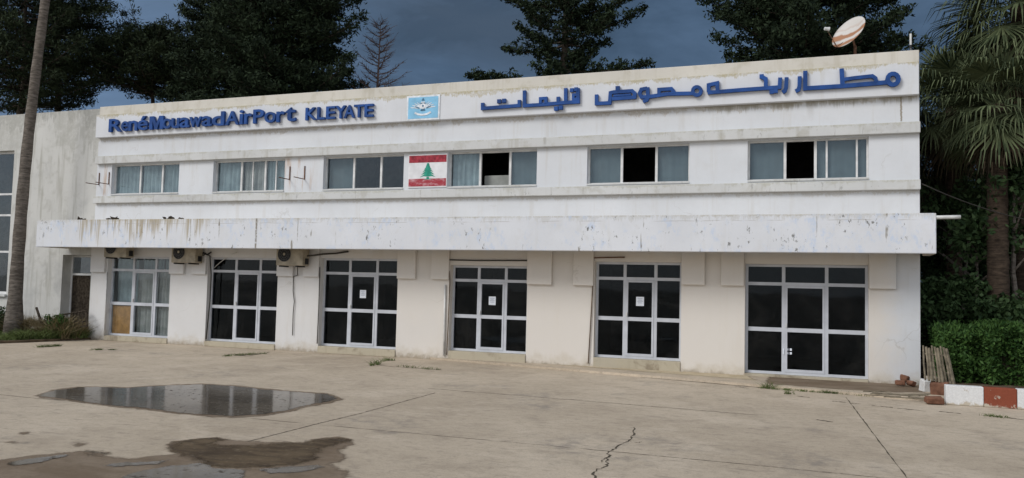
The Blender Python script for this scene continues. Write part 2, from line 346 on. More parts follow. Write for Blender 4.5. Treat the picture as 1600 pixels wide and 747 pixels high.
def glass(name, tint, refl=1.0):
    t = NT(name); t.t.nodes.remove(t.b)
    o = t.t.nodes['Material Output']
    tr = t.n('ShaderNodeBsdfTransparent'); tr.inputs[0].default_value = c4(tint)
    gl = t.n('ShaderNodeBsdfGlossy'); gl.inputs['Roughness'].default_value = .03; gl.inputs['Color'].default_value = (.70, .83, .95, 1)
    fr_ = t.n('ShaderNodeFresnel'); fr_.inputs['IOR'].default_value = 1.5
    wv = t.noise(.8, 2); bp_ = t.n('ShaderNodeBump'); bp_.inputs['Strength'].default_value = .05; bp_.inputs['Distance'].default_value = .05; t.l(wv, bp_.inputs['Height']); t.l(bp_.outputs[0], gl.inputs['Normal'])
    f = t.math('MULTIPLY', t.math('MULTIPLY', fr_.outputs[0], t.math('SUBTRACT', 1.0, t.geo.outputs['Backfacing'])), refl, True)
    mx = t.n('ShaderNodeMixShader'); t.l(f, mx.inputs[0]); t.l(tr.outputs[0], mx.inputs[1]); t.l(gl.outputs[0], mx.inputs[2]); df = t.n('ShaderNodeBsdfDiffuse'); df.inputs[0].default_value = (.32, .30, .27, 1); m2 = t.n('ShaderNodeMixShader'); t.l(t.math('MULTIPLY', t.ramp(t.noise(1.6, 7, .75, dist=.6), .42, .75), .03), m2.inputs[0]); t.l(mx.outputs[0], m2.inputs[1]); t.l(df.outputs[0], m2.inputs[2]); t.l(m2.outputs[0], o.inputs[0])
    return t.mat
M['glass_dark'] = glass('tinted_glass', (.45, .48, .52), .48)
M['glass'] = glass('window_glass', (.92, .94, .95), 1.6)

def leafmat(name, dark, light, rough=.6):
    t = NT(name); r = t.geo.outputs['Random Per Island']
    c = t.mix(r, dark, light); n = t.noise(.7, 3)
    c = t.mix(t.math('MULTIPLY', t.ramp(n, .4, .7), .5), c, tuple(min(1, x*1.5) for x in light))
    return t.out(c, rough, .12)
M['pine'] = leafmat('pine_needles', (.008, .014, .008), (.030, .042, .019), .8)
M['conifer'] = leafmat('conifer_leaves', (.007, .013, .008), (.026, .039, .019), .8)
M['hedge'] = leafmat('hedge_leaves', (.013, .038, .009), (.056, .110, .026))
M['bush'] = leafmat('bush_leaves', (.012, .028, .010), (.044, .074, .028))
M['palm'] = leafmat('palm_fronds', (.016, .027, .012), (.105, .125, .062), .6)
M['deadfrond'] = leafmat('dead_fronds', (.030, .024, .016), (.125, .098, .064), .9)
M['grass'] = leafmat('grass_blades', (.035, .06, .015), (.12, .15, .05))
M['drygrass'] = leafmat('dry_grass', (.10, .08, .04), (.26, .21, .12))
def bark(name, a, b, st):
    t = NT(name); n = t.noise(5, 6, .65, st=st); r = t.noise(3, 3, st=(.3, .3, 6))
    c = t.mix(t.ramp(n, .3, .7), a, b); c = t.mix(t.math('MULTIPLY', t.ramp(r, .5, .6), .4), c, tuple(x*.6 for x in a))
    t.bump(n, .7, .04); return t.out(c, .95, .1)
M['bark'] = bark('bark', (.035, .028, .022), (.09, .075, .06), (1, 1, .25))
M['palmbark'] = bark('palm_bark', (.085, .072, .06), (.20, .175, .15), (1, 1, 3.5))
M['darkpalmbark'] = bark('brown_palm_bark', (.035, .026, .02), (.085, .062, .045), (1, 1, 3.5))
M['deadwood'] = simple('dead_wood', (.17, .125, .115), .9, .1, 0, .2, 6)

def concrete():
    t = NT('apron_concrete')
    big = t.noise(.18, 6, .6); mid = t.noise(1.1, 7, .65, dist=.5); fine = t.noise(38, 5, .7); grit = t.noise(160, 2, .5)
    base = t.mix(t.ramp(big, .3, .72), (.415, .342, .254), (.565, .475, .362))
    c = t.mix(t.math('MULTIPLY', t.ramp(mid, .47, .70), .50), base, (.33, .268, .20))
    c = t.mix(t.math('MULTIPLY', t.ramp(t.noise(.6, 6, .7, off=(30, 3, 0)), .5, .66), .6), c, (.58, .49, .38))
    st = t.noise(2.2, 6, .7, st=(1, 3.2, 1), off=(3, 8, 0)); c = t.mix(t.math('MULTIPLY', t.ramp(st, .54, .68), .5), c, (.20, .168, .135))
    c = t.mix(t.math('MULTIPLY', t.ramp(fine, .5, .7), .40), c, (.19, .155, .12)); c = t.mix(t.math('MULTIPLY', t.ramp(grit, .55, .8), .25), c, (.46, .40, .31))
    g1 = t.noise(6.5, 8, .82, off=(11, 2, 0)); c = t.mix(t.math('MULTIPLY', t.ramp(g1, .46, .70), .42), c, (.21, .172, .135)); c = t.mix(t.math('MULTIPLY', t.ramp(g1, .48, .30), .35), c, (.55, .465, .36))
    g2 = t.noise(17, 6, .8, off=(1, 22, 0)); c = t.mix(t.math('MULTIPLY', t.ramp(g2, .54, .68), .40), c, (.17, .14, .11))
    oil = t.math('MULTIPLY', t.ramp(t.noise(.42, 5, .65, off=(14, 40, 0)), .54, .68), t.ramp(t.noise(3.0, 7, .75, off=(2, 9, 0)), .42, .62)); c = t.mix(t.math('MULTIPLY', oil, .6), c, (.19, .17, .15))
    pit = t.noise(9, 4, .6, off=(5, 5, 0)); c = t.mix(t.math('MULTIPLY', t.ramp(pit, .70, .74), .7), c, (.12, .10, .08))
    t.bump(t.math('ADD', t.math('MULTIPLY', mid, .4), t.math('ADD', t.math('MULTIPLY', fine, .35), t.math('MULTIPLY', g1, .5))), .5, .025)
    return t.out(c, t.math('SUBTRACT', .9, t.math('MULTIPLY', t.ramp(big, .4, .6), .12)), .3)
M['concrete'] = concrete()
def feather(t, w, nscale, namp):
    """let the sheet fade out at its margin, broken up by noise"""
    a = t.n('ShaderNodeAttribute'); a.attribute_name = 'edge'; o = t.t.nodes['Material Output']
    n = t.math('SUBTRACT', t.noise(nscale, 7, .75), .5); f = t.ramp(t.math('ADD', a.outputs['Fac'], t.math('MULTIPLY', n, namp)), -w, w)
    tr = t.n('ShaderNodeBsdfTransparent'); mx = t.n('ShaderNodeMixShader'); t.l(f, mx.inputs[0]); t.l(tr.outputs[0], mx.inputs[1]); t.l(t.b.outputs[0], mx.inputs[2]); t.l(mx.outputs[0], o.inputs[0])
    return t.mat
def damp():
    t = NT('damp_concrete'); n = t.noise(.9, 6, .65, st=(1, 1.8, 1)); f = t.noise(14, 7, .75)
    c = t.mix(t.ramp(n, .36, .62), (.225, .172, .120), (.165, .120, .078)); c = t.mix(t.math('MULTIPLY', t.ramp(f, .48, .68), .45), c, (.10, .075, .052))
    t.bump(f, .25, .01); t.out(c, t.math('ADD', .55, t.math('MULTIPLY', n, .4)), .25); return feather(t, .06, 2.4, .42)
M['damp'] = damp()
def mud():
    t = NT('wet_silt'); n = t.noise(1.4, 7, .7, st=(1, 2.2, 1)); f = t.noise(9, 7, .8)
    c = t.mix(t.ramp(n, .35, .65), (.052, .034, .018), (.125, .088, .050)); c = t.mix(t.math('MULTIPLY', t.ramp(f, .54, .68), .6), c, (.26, .21, .15))
    t.bump(f, .3, .01); t.out(c, .7, .2); return feather(t, .10, 2.2, .6)
M['mud'] = mud()
def water():
    t = NT('puddle_water'); n = t.noise(.8, 5, .6); r = t.noise(5, 3); sp = t.noise(7, 6, .75, off=(3, 3, 0))
    c = t.mix(t.ramp(n, .35, .65), (.075, .062, .047), (.125, .105, .08)); c = t.mix(t.math('MULTIPLY', t.ramp(sp, .56, .66), .7), c, (.05, .04, .03)); t.bump(r, .10, .012)
    t.out(c, t.math('ADD', .085, t.math('MULTIPLY', t.ramp(sp, .54, .68), .45)), .26); t.b.inputs['IOR'].default_value = 1.26; return feather(t, .03, 3.2, .34)
M['water'] = water()
def silt():
    t = NT('dry_silt'); n = t.noise(3, 6, .7); t.out(t.mix(t.ramp(n, .3, .7), (.40, .33, .22), (.54, .46, .33)), .9, .1); return feather(t, .08, 2.5, .3)
M['silt'] = silt()
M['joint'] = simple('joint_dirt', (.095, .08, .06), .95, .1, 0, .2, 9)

# ------------------------------------------------------------------ ground and paving
rnd = random.Random(5)
g = MB(); g.quad((-900, -900, 0), (900, -900, 0), (900, 900, 0), (-900, 900, 0)); struct('ground', g, M['concrete'])
def organic(px, z, sub=5, amp=.03, seed=1, tail=(), soft=.16, cell=.045):
    """sheet of small faces over a pavement outline; 'edge' = distance inside the outline, so that the margin can feather"""
    poly = np.array([G(x, y)[:2] for x, y in px]+[np.array(q, float) for q in tail]); mn = poly.min(0)-soft*1.5; mx = poly.max(0)+soft*1.5
    nx, ny = int((mx[0]-mn[0])/cell)+1, int((mx[1]-mn[1])/cell)+1
    X, Y = np.meshgrid(mn[0]+cell*np.arange(nx+1), mn[1]+cell*np.arange(ny+1)); pt = np.stack([X.ravel(), Y.ravel()], 1)
    dmin = np.full(len(pt), 1e9); ins = np.zeros(len(pt), bool)
    for a, b in zip(poly, np.roll(poly, -1, 0)):
        d = b-a; t = np.clip(((pt-a)@d)/(d@d+1e-12), 0, 1); dmin = np.minimum(dmin, np.linalg.norm(pt-a-t[:, None]*d, axis=1))
        c = (a[1] > pt[:, 1]) != (b[1] > pt[:, 1]); xi = a[0]+(pt[:, 1]-a[1])*(b[0]-a[0])/(b[1]-a[1]+1e-12); ins ^= c & (pt[:, 0] < xi)
    sd = np.where(ins, dmin, -dmin); idx = np.arange((nx+1)*(ny+1)).reshape(ny+1, nx+1)
    q = np.stack([idx[:-1, :-1].ravel(), idx[:-1, 1:].ravel(), idx[1:, 1:].ravel(), idx[1:, :-1].ravel()], 1); q = q[(sd[q] > -soft).any(1)]
    used, inv = np.unique(q, return_inverse=True); q = inv.reshape(-1, 4)
    return np.concatenate([pt[used], np.full((len(used), 1), z)], 1), q, sd[used]
def Z5(pts): return [(x/2.857, 590+y/2.857) for x, y in pts]
def flat(name, sheet, mat):
    if isinstance(sheet, MB): return struct(name, sheet, mat)
    V, q, sd = sheet; me = bpy.data.meshes.new(name); me.from_pydata(V.tolist(), [], q.tolist()); me.materials.append(mat)
    at = me.attributes.new('edge', 'FLOAT', 'POINT'); at.data.foreach_set('value', sd.astype(np.float32)); me.update()
    o = bpy.data.objects.new(name, me); COL.objects.link(o); o['kind'] = 'structure'; ORG[o.name] = np.zeros(3); return o
pud = [(170, 82), (240, 60), (350, 45), (450, 45), (560, 48), (740, 37), (900, 32), (1030, 38), (1180, 55), (1400, 72), (1460, 75), (1505, 97), (1470, 108), (1400, 118), (1290, 145), (1180, 165), (1070, 172), (960, 170), (820, 160), (650, 138), (500, 125), (370, 108), (260, 93)]
rim = [(150, 84), (235, 56), (350, 41), (450, 41), (560, 44), (740, 33), (900, 28), (1030, 34), (1180, 50), (1400, 67), (1462, 70), (1525, 98), (1480, 114), (1405, 125), (1290, 152), (1180, 172), (1070, 179), (960, 177), (820, 166), (650, 144), (500, 131), (370, 114), (260, 99)]
flat('damp_rim', organic(Z5(rim), .004, 5, .05, 3), M['damp'])
flat('puddle', organic(Z5(pud), .008, 5, .04, 4), M['water'])
wet = [(0, 372), (130, 350), (290, 335), (400, 325), (440, 332), (480, 350), (530, 362), (600, 360), (700, 352), (760, 345), (790, 340), (755, 325), (750, 300), (780, 285), (850, 278), (940, 267), (985, 265), (1000, 278), (1090, 285), (1200, 290), (1330, 290), (1420, 275), (1510, 265), (1540, 270), (1575, 298), (1535, 305), (1525, 330), (1540, 360), (1480, 385), (1490, 400), (1540, 420), (1555, 449), (1500, 470)]
flat('damp_patch', organic(Z5(wet), .004, 6, .05, 7, tail=[(-1.0, -15.2), (-3.5, -16.6), (-6.5, -16.0)]), M['damp'])
mudp = [(760, 322), (780, 292), (850, 284), (940, 272), (980, 270), (990, 282), (900, 300), (1000, 305), (1200, 300), (1340, 296), (1420, 282), (1510, 272), (1540, 282), (1480, 310), (1400, 340), (1420, 360), (1330, 385), (1230, 400), (1110, 408), (980, 400), (900, 378), (880, 360), (830, 345), (780, 330)]
flat('wet_silt', organic(Z5(mudp), .007, 5, .05, 9), M['mud'])
for k, pp in enumerate([[(30, 398), (60, 378), (160, 362), (300, 348), (250, 362), (180, 380), (90, 392)],
                        [(450, 396), (560, 382), (690, 378), (760, 368), (700, 388), (600, 396), (520, 402)],
                        [(530, 449), (640, 418), (760, 398), (860, 388), (900, 384), (960, 408), (1100, 416), (1090, 430), (1050, 470), (900, 560), (560, 560)],
                        [(1160, 415), (1300, 400), (1420, 392), (1440, 402), (1330, 425), (1200, 432)]]):
    flat('shallow_puddle', organic(Z5(pp), .0105, 5, .04, 20+k), M['water'])
for k, pp in enumerate([[(85, 252), (105, 246), (128, 248), (110, 254)], [(30, 289), (60, 285), (85, 289), (60, 293)], [(95, 291), (115, 288), (132, 291), (112, 295)], [(335, 290), (370, 286), (388, 296), (360, 305), (342, 300)], [(440, 322), (470, 328), (495, 342), (470, 340), (450, 332)]]):
    flat('damp_spot', organic(Z5(pp), .004, 4, .02, 40+k), M['damp'])
def strip(name, px, w, z=.003, seed=1, jit=.006, n=40, wj=.5):
    rg = random.Random(seed); pts = [G(x, y)[:2] for x, y in px]; L = []
    for i in range(len(pts)-1):
        for k in range(n): L.append(pts[i]+(pts[i+1]-pts[i])*k/n)
    L.append(pts[-1]); mb = MB(); V = []; 
    for i, p in enumerate(L):
        d = L[min(i+1, len(L)-1)]-L[max(i-1, 0)]; d /= np.linalg.norm(d)+1e-9; q = np.array([-d[1], d[0]])
        ww = w*(1+rg.uniform(-wj, wj)); c = p+q*rg.uniform(-jit, jit); V += [(*(c+q*ww/2), z), (*(c-q*ww/2), z)]
    mb.add(V, [(2*i, 2*i+1, 2*i+3, 2*i+2) for i in range(len(L)-1)]); return flat(name, mb, M['joint'])
strip('joint_line', [(-60, 611), (56, 622.5), (560, 669.5), (960, 706), (1200, 729), (1380, 747), (1700, 781)], .013, seed=2, wj=.8)
strip('joint_line', [(100, 768), (252, 725), (493, 663), (560, 647), (680, 614)], .020, seed=3, wj=.6)
strip('joint_line', [(1322, 621), (1417, 747), (1460, 800)], .015, seed=4, wj=.7)
strip('joint_line', [(668, 607), (920, 627), (1184, 649)], .022, seed=5)
for k, (a, b) in enumerate([((1245, 619), (1265, 621)), ((1300, 627), (1322, 629)), ((1330, 630), (1345, 631)), ((1362, 634), (1395, 637)), ((1402, 638), (1447, 642.5)), ((1467, 643), (1502, 646.5)), ((1543, 649), (1562, 652)), ((1575, 653), (1610, 657)), ((1275, 656), (1302, 659.5)), ((1150, 604), (1170, 607))]):
    strip('crack_edge_line', [a, b], .05, seed=60+k, jit=.02, n=10, wj=.8)
strip('crack_edge_line', [(990, 668), (988, 680), (984, 690), (972, 694), (960, 701), (952, 708), (948, 716), (949, 724), (944, 730), (934, 734), (929, 740), (927, 750), (918, 760)], .021, seed=80, jit=.028, n=5, wj=.8)
strip('crack_edge_line', [(984, 690), (998, 692), (1004, 690)], .012, seed=83, jit=.02, n=5, wj=.9)
strip('crack_edge_line', [(948, 716), (941, 719), (938, 723)], .010, seed=84, jit=.02, n=5, wj=.9)
strip('crack_edge_line', [(350, 556), (365, 553), (385, 557), (420, 551)], .05, seed=81, jit=.03, n=6, wj=.8)
strip('crack_edge_line', [(590, 571), (640, 575), (700, 579)], .03, seed=82, jit=.02, n=10, wj=.9)
pv = MB()
edge = [(-5.9, -.05), (-3.4, -.55), (-.5, -1.15), (3.2, -1.88), (5.1, -2.32), (6.95, -2.75)]
pv.slab([(6.95, -.004), (-5.9, -.004)]+edge, .002, .06); struct('pavement', pv, M['concrete'])

strip('crack_edge_line', [(700, 562), (860, 576), (1020, 591), (1190, 606)], .07, seed=90, jit=.015, n=14, wj=.5)  # dark strip laid along the front edge of the pavement
flat('dirt_stain', organic([(1200, 588), (1290, 592), (1360, 600), (1440, 604), (1446, 618), (1380, 617), (1290, 611), (1200, 604)], .064, soft=.15), M['damp'])
flat('dirt_stain', organic([(700, 557), (820, 562), (1000, 574), (1160, 586), (1180, 598), (1000, 584), (820, 569)], .064, soft=.12), M['silt'])
# ------------------------------------------------------------------ the terminal building
XL, XR = -18.78, 6.67
bld = empty('terminal_building', (-6, 4.5, 0), 'long two storey white airport terminal with stained paint, ribbon windows and a deep concrete canopy', 'building')
WIN = [(-18.12, -15.24), (-13.86, -11.12), (-9.72, -6.97), (-5.55, -2.85), (-1.42, 1.31), (2.76, 5.57)]
WZ0, WZ1 = 4.93, 5.95
DOOR = [(-18.08, -15.40, .17, 2.83, 2.375, 1.245, -17.12, -16.17), (-13.90, -11.22, .17, 2.84, 2.40, 1.266, -12.93, -12.00),
        (-9.68, -7.05, .21, 2.86, 2.405, 1.30, -8.76, -7.83), (-5.37, -3.05, .28, 2.70, 2.275, 1.26, -4.56, -3.74),
        (-1.15, 1.14, .31, 2.85, 2.41, 1.35, -.37, .45), (2.72, 5.56, .12, 2.84, 2.35, 1.218, 3.63, 4.63)]
BD = 9.0
w = MB()
w.wall(XL, XR, 0, 7.655, 0, .28, [(a, b, WZ0, WZ1) for a, b in WIN]+[(d[0], d[1], 0, d[3]) for d in DOOR])
w.box(XL, XL+.25, .282, BD, 0, 7.655); w.box(XR-.25, XR, .282, BD, 0, 7.655); w.box(XL+.252, XR-.252, BD-.25, BD, 0, 7.655)
obj('wall', w, M['wall'], bld)
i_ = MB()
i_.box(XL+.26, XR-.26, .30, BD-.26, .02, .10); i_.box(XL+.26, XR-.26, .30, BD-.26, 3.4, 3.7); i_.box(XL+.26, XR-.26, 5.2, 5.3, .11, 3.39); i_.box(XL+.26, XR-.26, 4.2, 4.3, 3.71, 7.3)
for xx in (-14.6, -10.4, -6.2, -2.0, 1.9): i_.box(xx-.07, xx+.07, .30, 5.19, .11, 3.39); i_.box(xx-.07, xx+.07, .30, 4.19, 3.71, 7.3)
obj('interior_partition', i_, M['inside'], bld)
r = MB(); r.box(XL+.26, XR-.26, .285, BD-.26, 7.32, 7.60); obj('roof', r, M['coping'], bld)
c = MB(); c.box(XL, XR, -.02, .30, 7.657, 7.97); c.box(XL, XL+.28, .302, BD, 7.657, 7.96); c.box(XR-.28, XR, .302, BD, 7.657, 7.96); c.box(XL+.282, XR-.282, BD-.28, BD, 7.657, 7.96)
obj('coping', c, M['coping'], bld, bevel=.012)
b = MB(); b.box(XL+.02, XR-.02, -.17, -.002, 6.87, 7.652); obj('sign_band', b, M['band'], bld, bevel=.012)
for z0, z1 in ((5.97, 6.235), (4.625, 4.86)):
    l_ = MB(); l_.box(XL+.02, XR+.01, -.13, -.002, z0, z1); obj('ledge', l_, M['ledge'], bld, bevel=.015)
# canopy: slab with a deep fascia turned round both ends
cn = MB(); x0, x1 = -20.0, 6.87
cn.box(x0, x1, -1.20, -1.05, 3.07, 3.97); obj('canopy_fascia', cn, M['canopy'], bld, bevel=.02)
cs = MB(); cs.box(x0+.002, x1-.002, -1.048, -.004, 3.42, 3.95); cs.box(x0+.002, x0+.15, -1.048, -.004, 3.072, 3.418); cs.box(x1-.15, x1-.002, -1.048, -.004, 3.072, 3.418)
obj('canopy_slab', cs, M['cream'], bld)
# concrete corbels under the canopy, a pair at the head of each pier
cor = []
for i in range(6):
    d = DOOR[i]; cor.append((d[1]+.01, d[1]+(.72 if i == 3 else .60)))
    if i < 5: cor.append((DOOR[i+1][0]-.58, DOOR[i+1][0]-.02))
cor.append((-18.76, -18.14))
for a, b_ in cor:
    k = MB(); zz = 2.20 if -3.2 < a < -1.2 else 2.28
    k.box(a, b_, -.095, -.002, zz, 3.418); obj('corbel', k, M['wall'], bld, bevel=.012)

def bars(mb, x0, x1, z0, z1, y0, y1, t):     # outer frame
    mb.box(x0, x0+t, y0, y1, z0, z1); mb.box(x1-t, x1, y0, y1, z0, z1); mb.box(x0+t, x1-t, y0, y1, z0, z0+t); mb.box(x0+t, x1-t, y0, y1, z1-t, z1)
def curtain(name, x0, x1, z0, z1, y, mat, parent, seed=1, per=.16, amp=.03):
    rg = random.Random(seed); n = int((x1-x0)/.025); V = []
    ph = rg.uniform(0, 6)
    for i in range(n+1):
        x = x0+(x1-x0)*i/n; a = amp*(math.sin(x*6.28/per+ph+1.5*math.sin(x*2.1))+.5*math.sin(x*6.28/(per*.43)))
        V += [(x, y+a*.6, z1), (x+.3*a, y+a*1.2, z0)]
    mb = MB(); mb.add(V, [(2*i, 2*i+1, 2*i+3, 2*i+2) for i in range(n)]); return obj(name, mb, mat, parent, smooth=True)

# upper windows: [(muntin xs), (pane kinds)]  g = closed glass, o = open (no pane)
UP = [((-17.00, -16.06), 'ccc'), ((-12.86, -11.95), 'cpc'), ((-8.73, -7.80), 'bgg'), ((-4.60, -3.69), 'cog'), ((-.50, .43), 'gog'), ((3.65, 4.365), 'gog')]
for i, (a, b_) in enumerate(WIN):
    fm = MB(); bars(fm, a, b_, WZ0, WZ1, .14, .21, .045)
    ms = UP[i][0]; y0, y1 = .145, .205
    for m_ in ms: fm.box(m_-.032, m_+.032, y0, y1, WZ0+.045, WZ1-.045)
    if i == 5:
        for m_ in (4.625, 5.31): fm.box(m_-.022, m_+.022, .125, .165, WZ0+.045, WZ1-.045)
    if i == 1:
        for m_ in (-12.43, -11.55): fm.box(m_-.018, m_+.018, .150, .19, WZ0+.045, WZ1-.045)
    fr_o = obj('window', fm, M['alu_old'], bld)
    xs = [a+.045]+list(ms)+[b_-.045]
    for k, kd in enumerate(UP[i][1]):
        p0, p1 = xs[k]+(.034 if k else .001), xs[k+1]-(.034 if k < 2 else .001)
        if kd != 'o':
            p = MB(); p.box(p0, p1, .172, .178, WZ0+.046, WZ1-.046); obj('pane', p, M['glass'], fr_o)
        if kd == 'c': curtain('curtain', p0, p1, WZ0+.05, WZ1-.05, .24, M['curtain2'], fr_o, i*10+k)
        if kd == 'p': curtain('curtain', p0, p1, WZ0+.05, WZ1-.05, .27, M['curtain'], fr_o, i*10+k)
        if kd == 'b': curtain('blind', p0, p1, WZ0+.05, WZ1-.05, .28, M['blind'], fr_o, 5, .4, .008)
        if kd == 'g' and i in (4, 5) or (i == 3 and kd == 'g'): curtain('blind', p0, p1, WZ0+.05, WZ1-.05, .24, M['blind'], fr_o, i*10+k, .4, .01)
    sl_ = MB(); sl_.box(a+.002, b_-.002, -.03, .135, WZ0-.03, WZ0+.012); obj('sill', sl_, M['ledge'], fr_o)
# roller blind halfway behind the open sash of the fourth window
pb = MB(); pb.box(-4.56, -3.73, .40, .42, WZ0+.05, WZ0+.36); obj('low_screen', pb, M['curtain'], bld)

for i, (a, b_, z0, z1, tr, mr, m1, m2) in enumerate(DOOR):
    f = MB(); y0, y1 = .17, .245
    bars(f, a, b_, z0, z1, y0, y1, .065)
    f.box(a+.065, b_-.065, y0+.002, y1, tr-.04, tr+.04)
    for m_ in (m1, m2): f.box(m_-.04, m_+.04, y0+.001, y1-.002, z0+.065, z1-.065)
    for p0, p1 in ((a+.065, m1-.04), (m2+.04, b_-.065)): f.box(p0, p1, y0+.002, y1, mr-.05, mr+.05)
    fo = obj('glazed_door', f, M['alu'], bld)
    lf = MB(); p0, p1 = m1+.043, m2-.043
    lf.box(p0, p0+.05, y0-.012, y1-.01, z0+.068, tr-.043); lf.box(p1-.05, p1, y0-.012, y1-.01, z0+.068, tr-.043)
    lf.box(p0+.05, p1-.05, y0-.010, y1-.01, tr-.095, tr-.043); lf.box(p0+.05, p1-.05, y0-.010, y1-.01, z0+.068, z0+.135); lf.box(p0+.05, p1-.05, y0-.010, y1-.01, mr-.05, mr+.05)
    obj('door_leaf', lf, M['alu'], fo)
    hd = MB(); hd.box(p0+.012, p0+.038, y0-.06, y0-.014, mr+.07, mr+.17); obj('handle', hd, M['alu_old'], fo)
    xs = [(a+.066, m1-.041), (m1+.041, m2-.041), (m2+.041, b_-.066)]; zs = [(z0+.066, mr-.051), (mr+.051, tr-.041), (tr+.041, z1-.066)]
    for ix, (q0, q1) in enumerate(xs):
        for iz, (s0, s1) in enumerate(zs):
            if ix == 1 and iz < 2: q0_, q1_ = q0+.054, q1-.054
            else: q0_, q1_ = q0, q1
            g0, g1 = s0, s1
            if ix == 1: g0, g1 = (s0+.075 if iz == 0 else s0), (s1-.06 if iz == 1 else s1)
            p = MB(); p.box(q0_, q1_, .200, .206, g0, g1); obj('pane', p, M['glass_dark'] if i else M['glass'], fo)
            if i == 0:
                if ix == 0 and iz == 0:
                    bb = MB(); bb.box(q0+.02, q1-.02, .225, .237, s0, s1-.02); obj('plywood_board', bb, M['board'], fo)
                elif iz < 2 and not (ix == 0):
                    curtain('curtain', q0-.02, q1+.02, s0-.03, s1+.05, .36, M['curtain'], fo, 50+ix, .13, .035)
                elif ix == 0: curtain('curtain', q0-.02, q1+.02, s0, s1+.04, .40, M['curtain2'], fo, 50+ix+iz, .3, .02)
                else: curtain('curtain', q0-.02, q1+.02, s0, s1, .55, M['curtain2'], fo, 70+ix, .2, .03)
    if i == 5:
        st = MB()
        for qx in (3.70, 3.78): 
            for qz in (.62, .71): st.box(qx, qx+.05, .193, .197, qz, qz+.055)
        st.box(3.62, 3.65, .15, .155, .62, .76); obj('sticker', st, M['paper'], fo)
    s_ = MB(); s_.box(a+.003, b_-.003, -.035, .30, 0.002, z0-.002); obj('door_step', s_, M['step'], bld, bevel=.012)

# ------------------------------------------------------------------ side wing
wg = empty('side_wing', (-26, 4.5, 0), 'grey weathered plain wing wall with tall window and recessed doorway left of terminal', 'building')
a = MB(); WX0, WX1 = -34.0, XL-.004; WY = .06
a.wall(WX0, WX1, 0, 7.93, WY, WY+.42, [(-20.2, -18.88, 0, 2.86), (-28.0, -22.82, 1.42, 6.62)])
a.box(WX0, WX0+.25, WY+.422, BD, 0, 7.93); a.box(WX0+.252, WX1-.252, BD-.25, BD, 0, 7.93); a.box(WX1-.25, WX1, WY+.422, BD, 0, 7.93)
obj('wall', a, M['wing'], wg)
r = MB(); r.box(WX0+.252, WX1-.252, WY+.422, BD-.252, 7.3, 7.6); obj('roof', r, M['coping'], wg)
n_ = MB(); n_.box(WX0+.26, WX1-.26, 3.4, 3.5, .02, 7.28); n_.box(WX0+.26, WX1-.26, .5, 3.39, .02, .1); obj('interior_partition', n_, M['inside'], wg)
f = MB(); bars(f, -28.0, -22.82, 1.42, 6.62, .22, .32, .09)
for z in (2.95, 4.28, 5.05): f.box(-27.91, -22.91, .225, .315, z-.035, z+.035)
for x in (-26.4, -24.7): f.box(x-.035, x+.035, .222, .318, 1.51, 6.53)
fo = obj('window', f, M['alu_old'], wg)
p = MB(); p.box(-27.91, -22.91, .265, .272, 1.51, 6.53); obj('pane', p, M['glass'], fo)
p = MB(); p.box(-28.08, -22.78, -.04, .215, 1.34, 1.418); obj('sill', p, M['ledge'], fo)
f = MB(); y0 = .42; f.box(-20.198, -20.13, y0, y0+.06, .1, 2.858); f.box(-18.95, -18.882, y0, y0+.06, .1, 2.858); f.box(-20.13, -18.95, y0, y0+.06, 2.79, 2.858); f.box(-20.13, -18.95, y0, y0+.06, 2.16, 2.23)
fo = obj('door_frame', f, M['alu_old'], wg)
p = MB(); p.box(-20.13, -18.95, y0+.02, y0+.027, 2.231, 2.789); obj('transom_pane', p, M['glass'], fo)
p = MB(); p.box(-20.128, -18.952, y0+.025, y0+.06, .1, 2.158); p.box(-19.9, -19.2, y0+.012, y0+.024, .35, 1.0); p.box(-19.9, -19.2, y0+.012, y0+.024, 1.2, 2.0); obj('door', p, M['debris'], fo)
s_ = MB(); s_.box(-20.19, -18.89, WY-.02, .48, .002, .098); obj('door_step', s_, M['step'], wg)

# ------------------------------------------------------------------ raised lettering
YB = -.172
def glyph(ch, x0, x1, z0, z1, depth, parent, bold=.022):
    cu = bpy.data.curves.new('glyph', 'FONT'); cu.body = ch; cu.size = 1; cu.offset = bold; cu.extrude = .5; cu.resolution_u = 6
    o = bpy.data.objects.new('glyph', cu); COL.objects.link(o)
    bpy.context.view_layer.update()
    dg = bpy.context.evaluated_depsgraph_get(); me = bpy.data.meshes.new_from_object(o.evaluated_get(dg))
    bpy.data.objects.remove(o); bpy.data.curves.remove(cu)
    n = len(me.vertices); V = np.empty(n*3); me.vertices.foreach_get('co', V); V = V.reshape(-1, 3)
    mn, mx = V.min(0), V.max(0)
    F = [tuple(p.vertices) for p in me.polygons]; bpy.data.meshes.remove(me)
    U = np.stack([x0+(V[:, 0]-mn[0])/(mx[0]-mn[0])*(x1-x0), YB-depth*(V[:, 2]-mn[2])/(mx[2]-mn[2])-.02, z0+(V[:, 1]-mn[1])/(mx[1]-mn[1])*(z1-z0)], 1)
    mb = MB(); mb.add(U, F); return obj('letter', mb, M['blue'], parent)
YF = YB-.09
lat = empty('latin_name_sign', (-13.5, YB, 7.0), 'raised blue Latin letters reading René Mouawad AirPort KLEYATE on the parapet band', 'sign lettering')
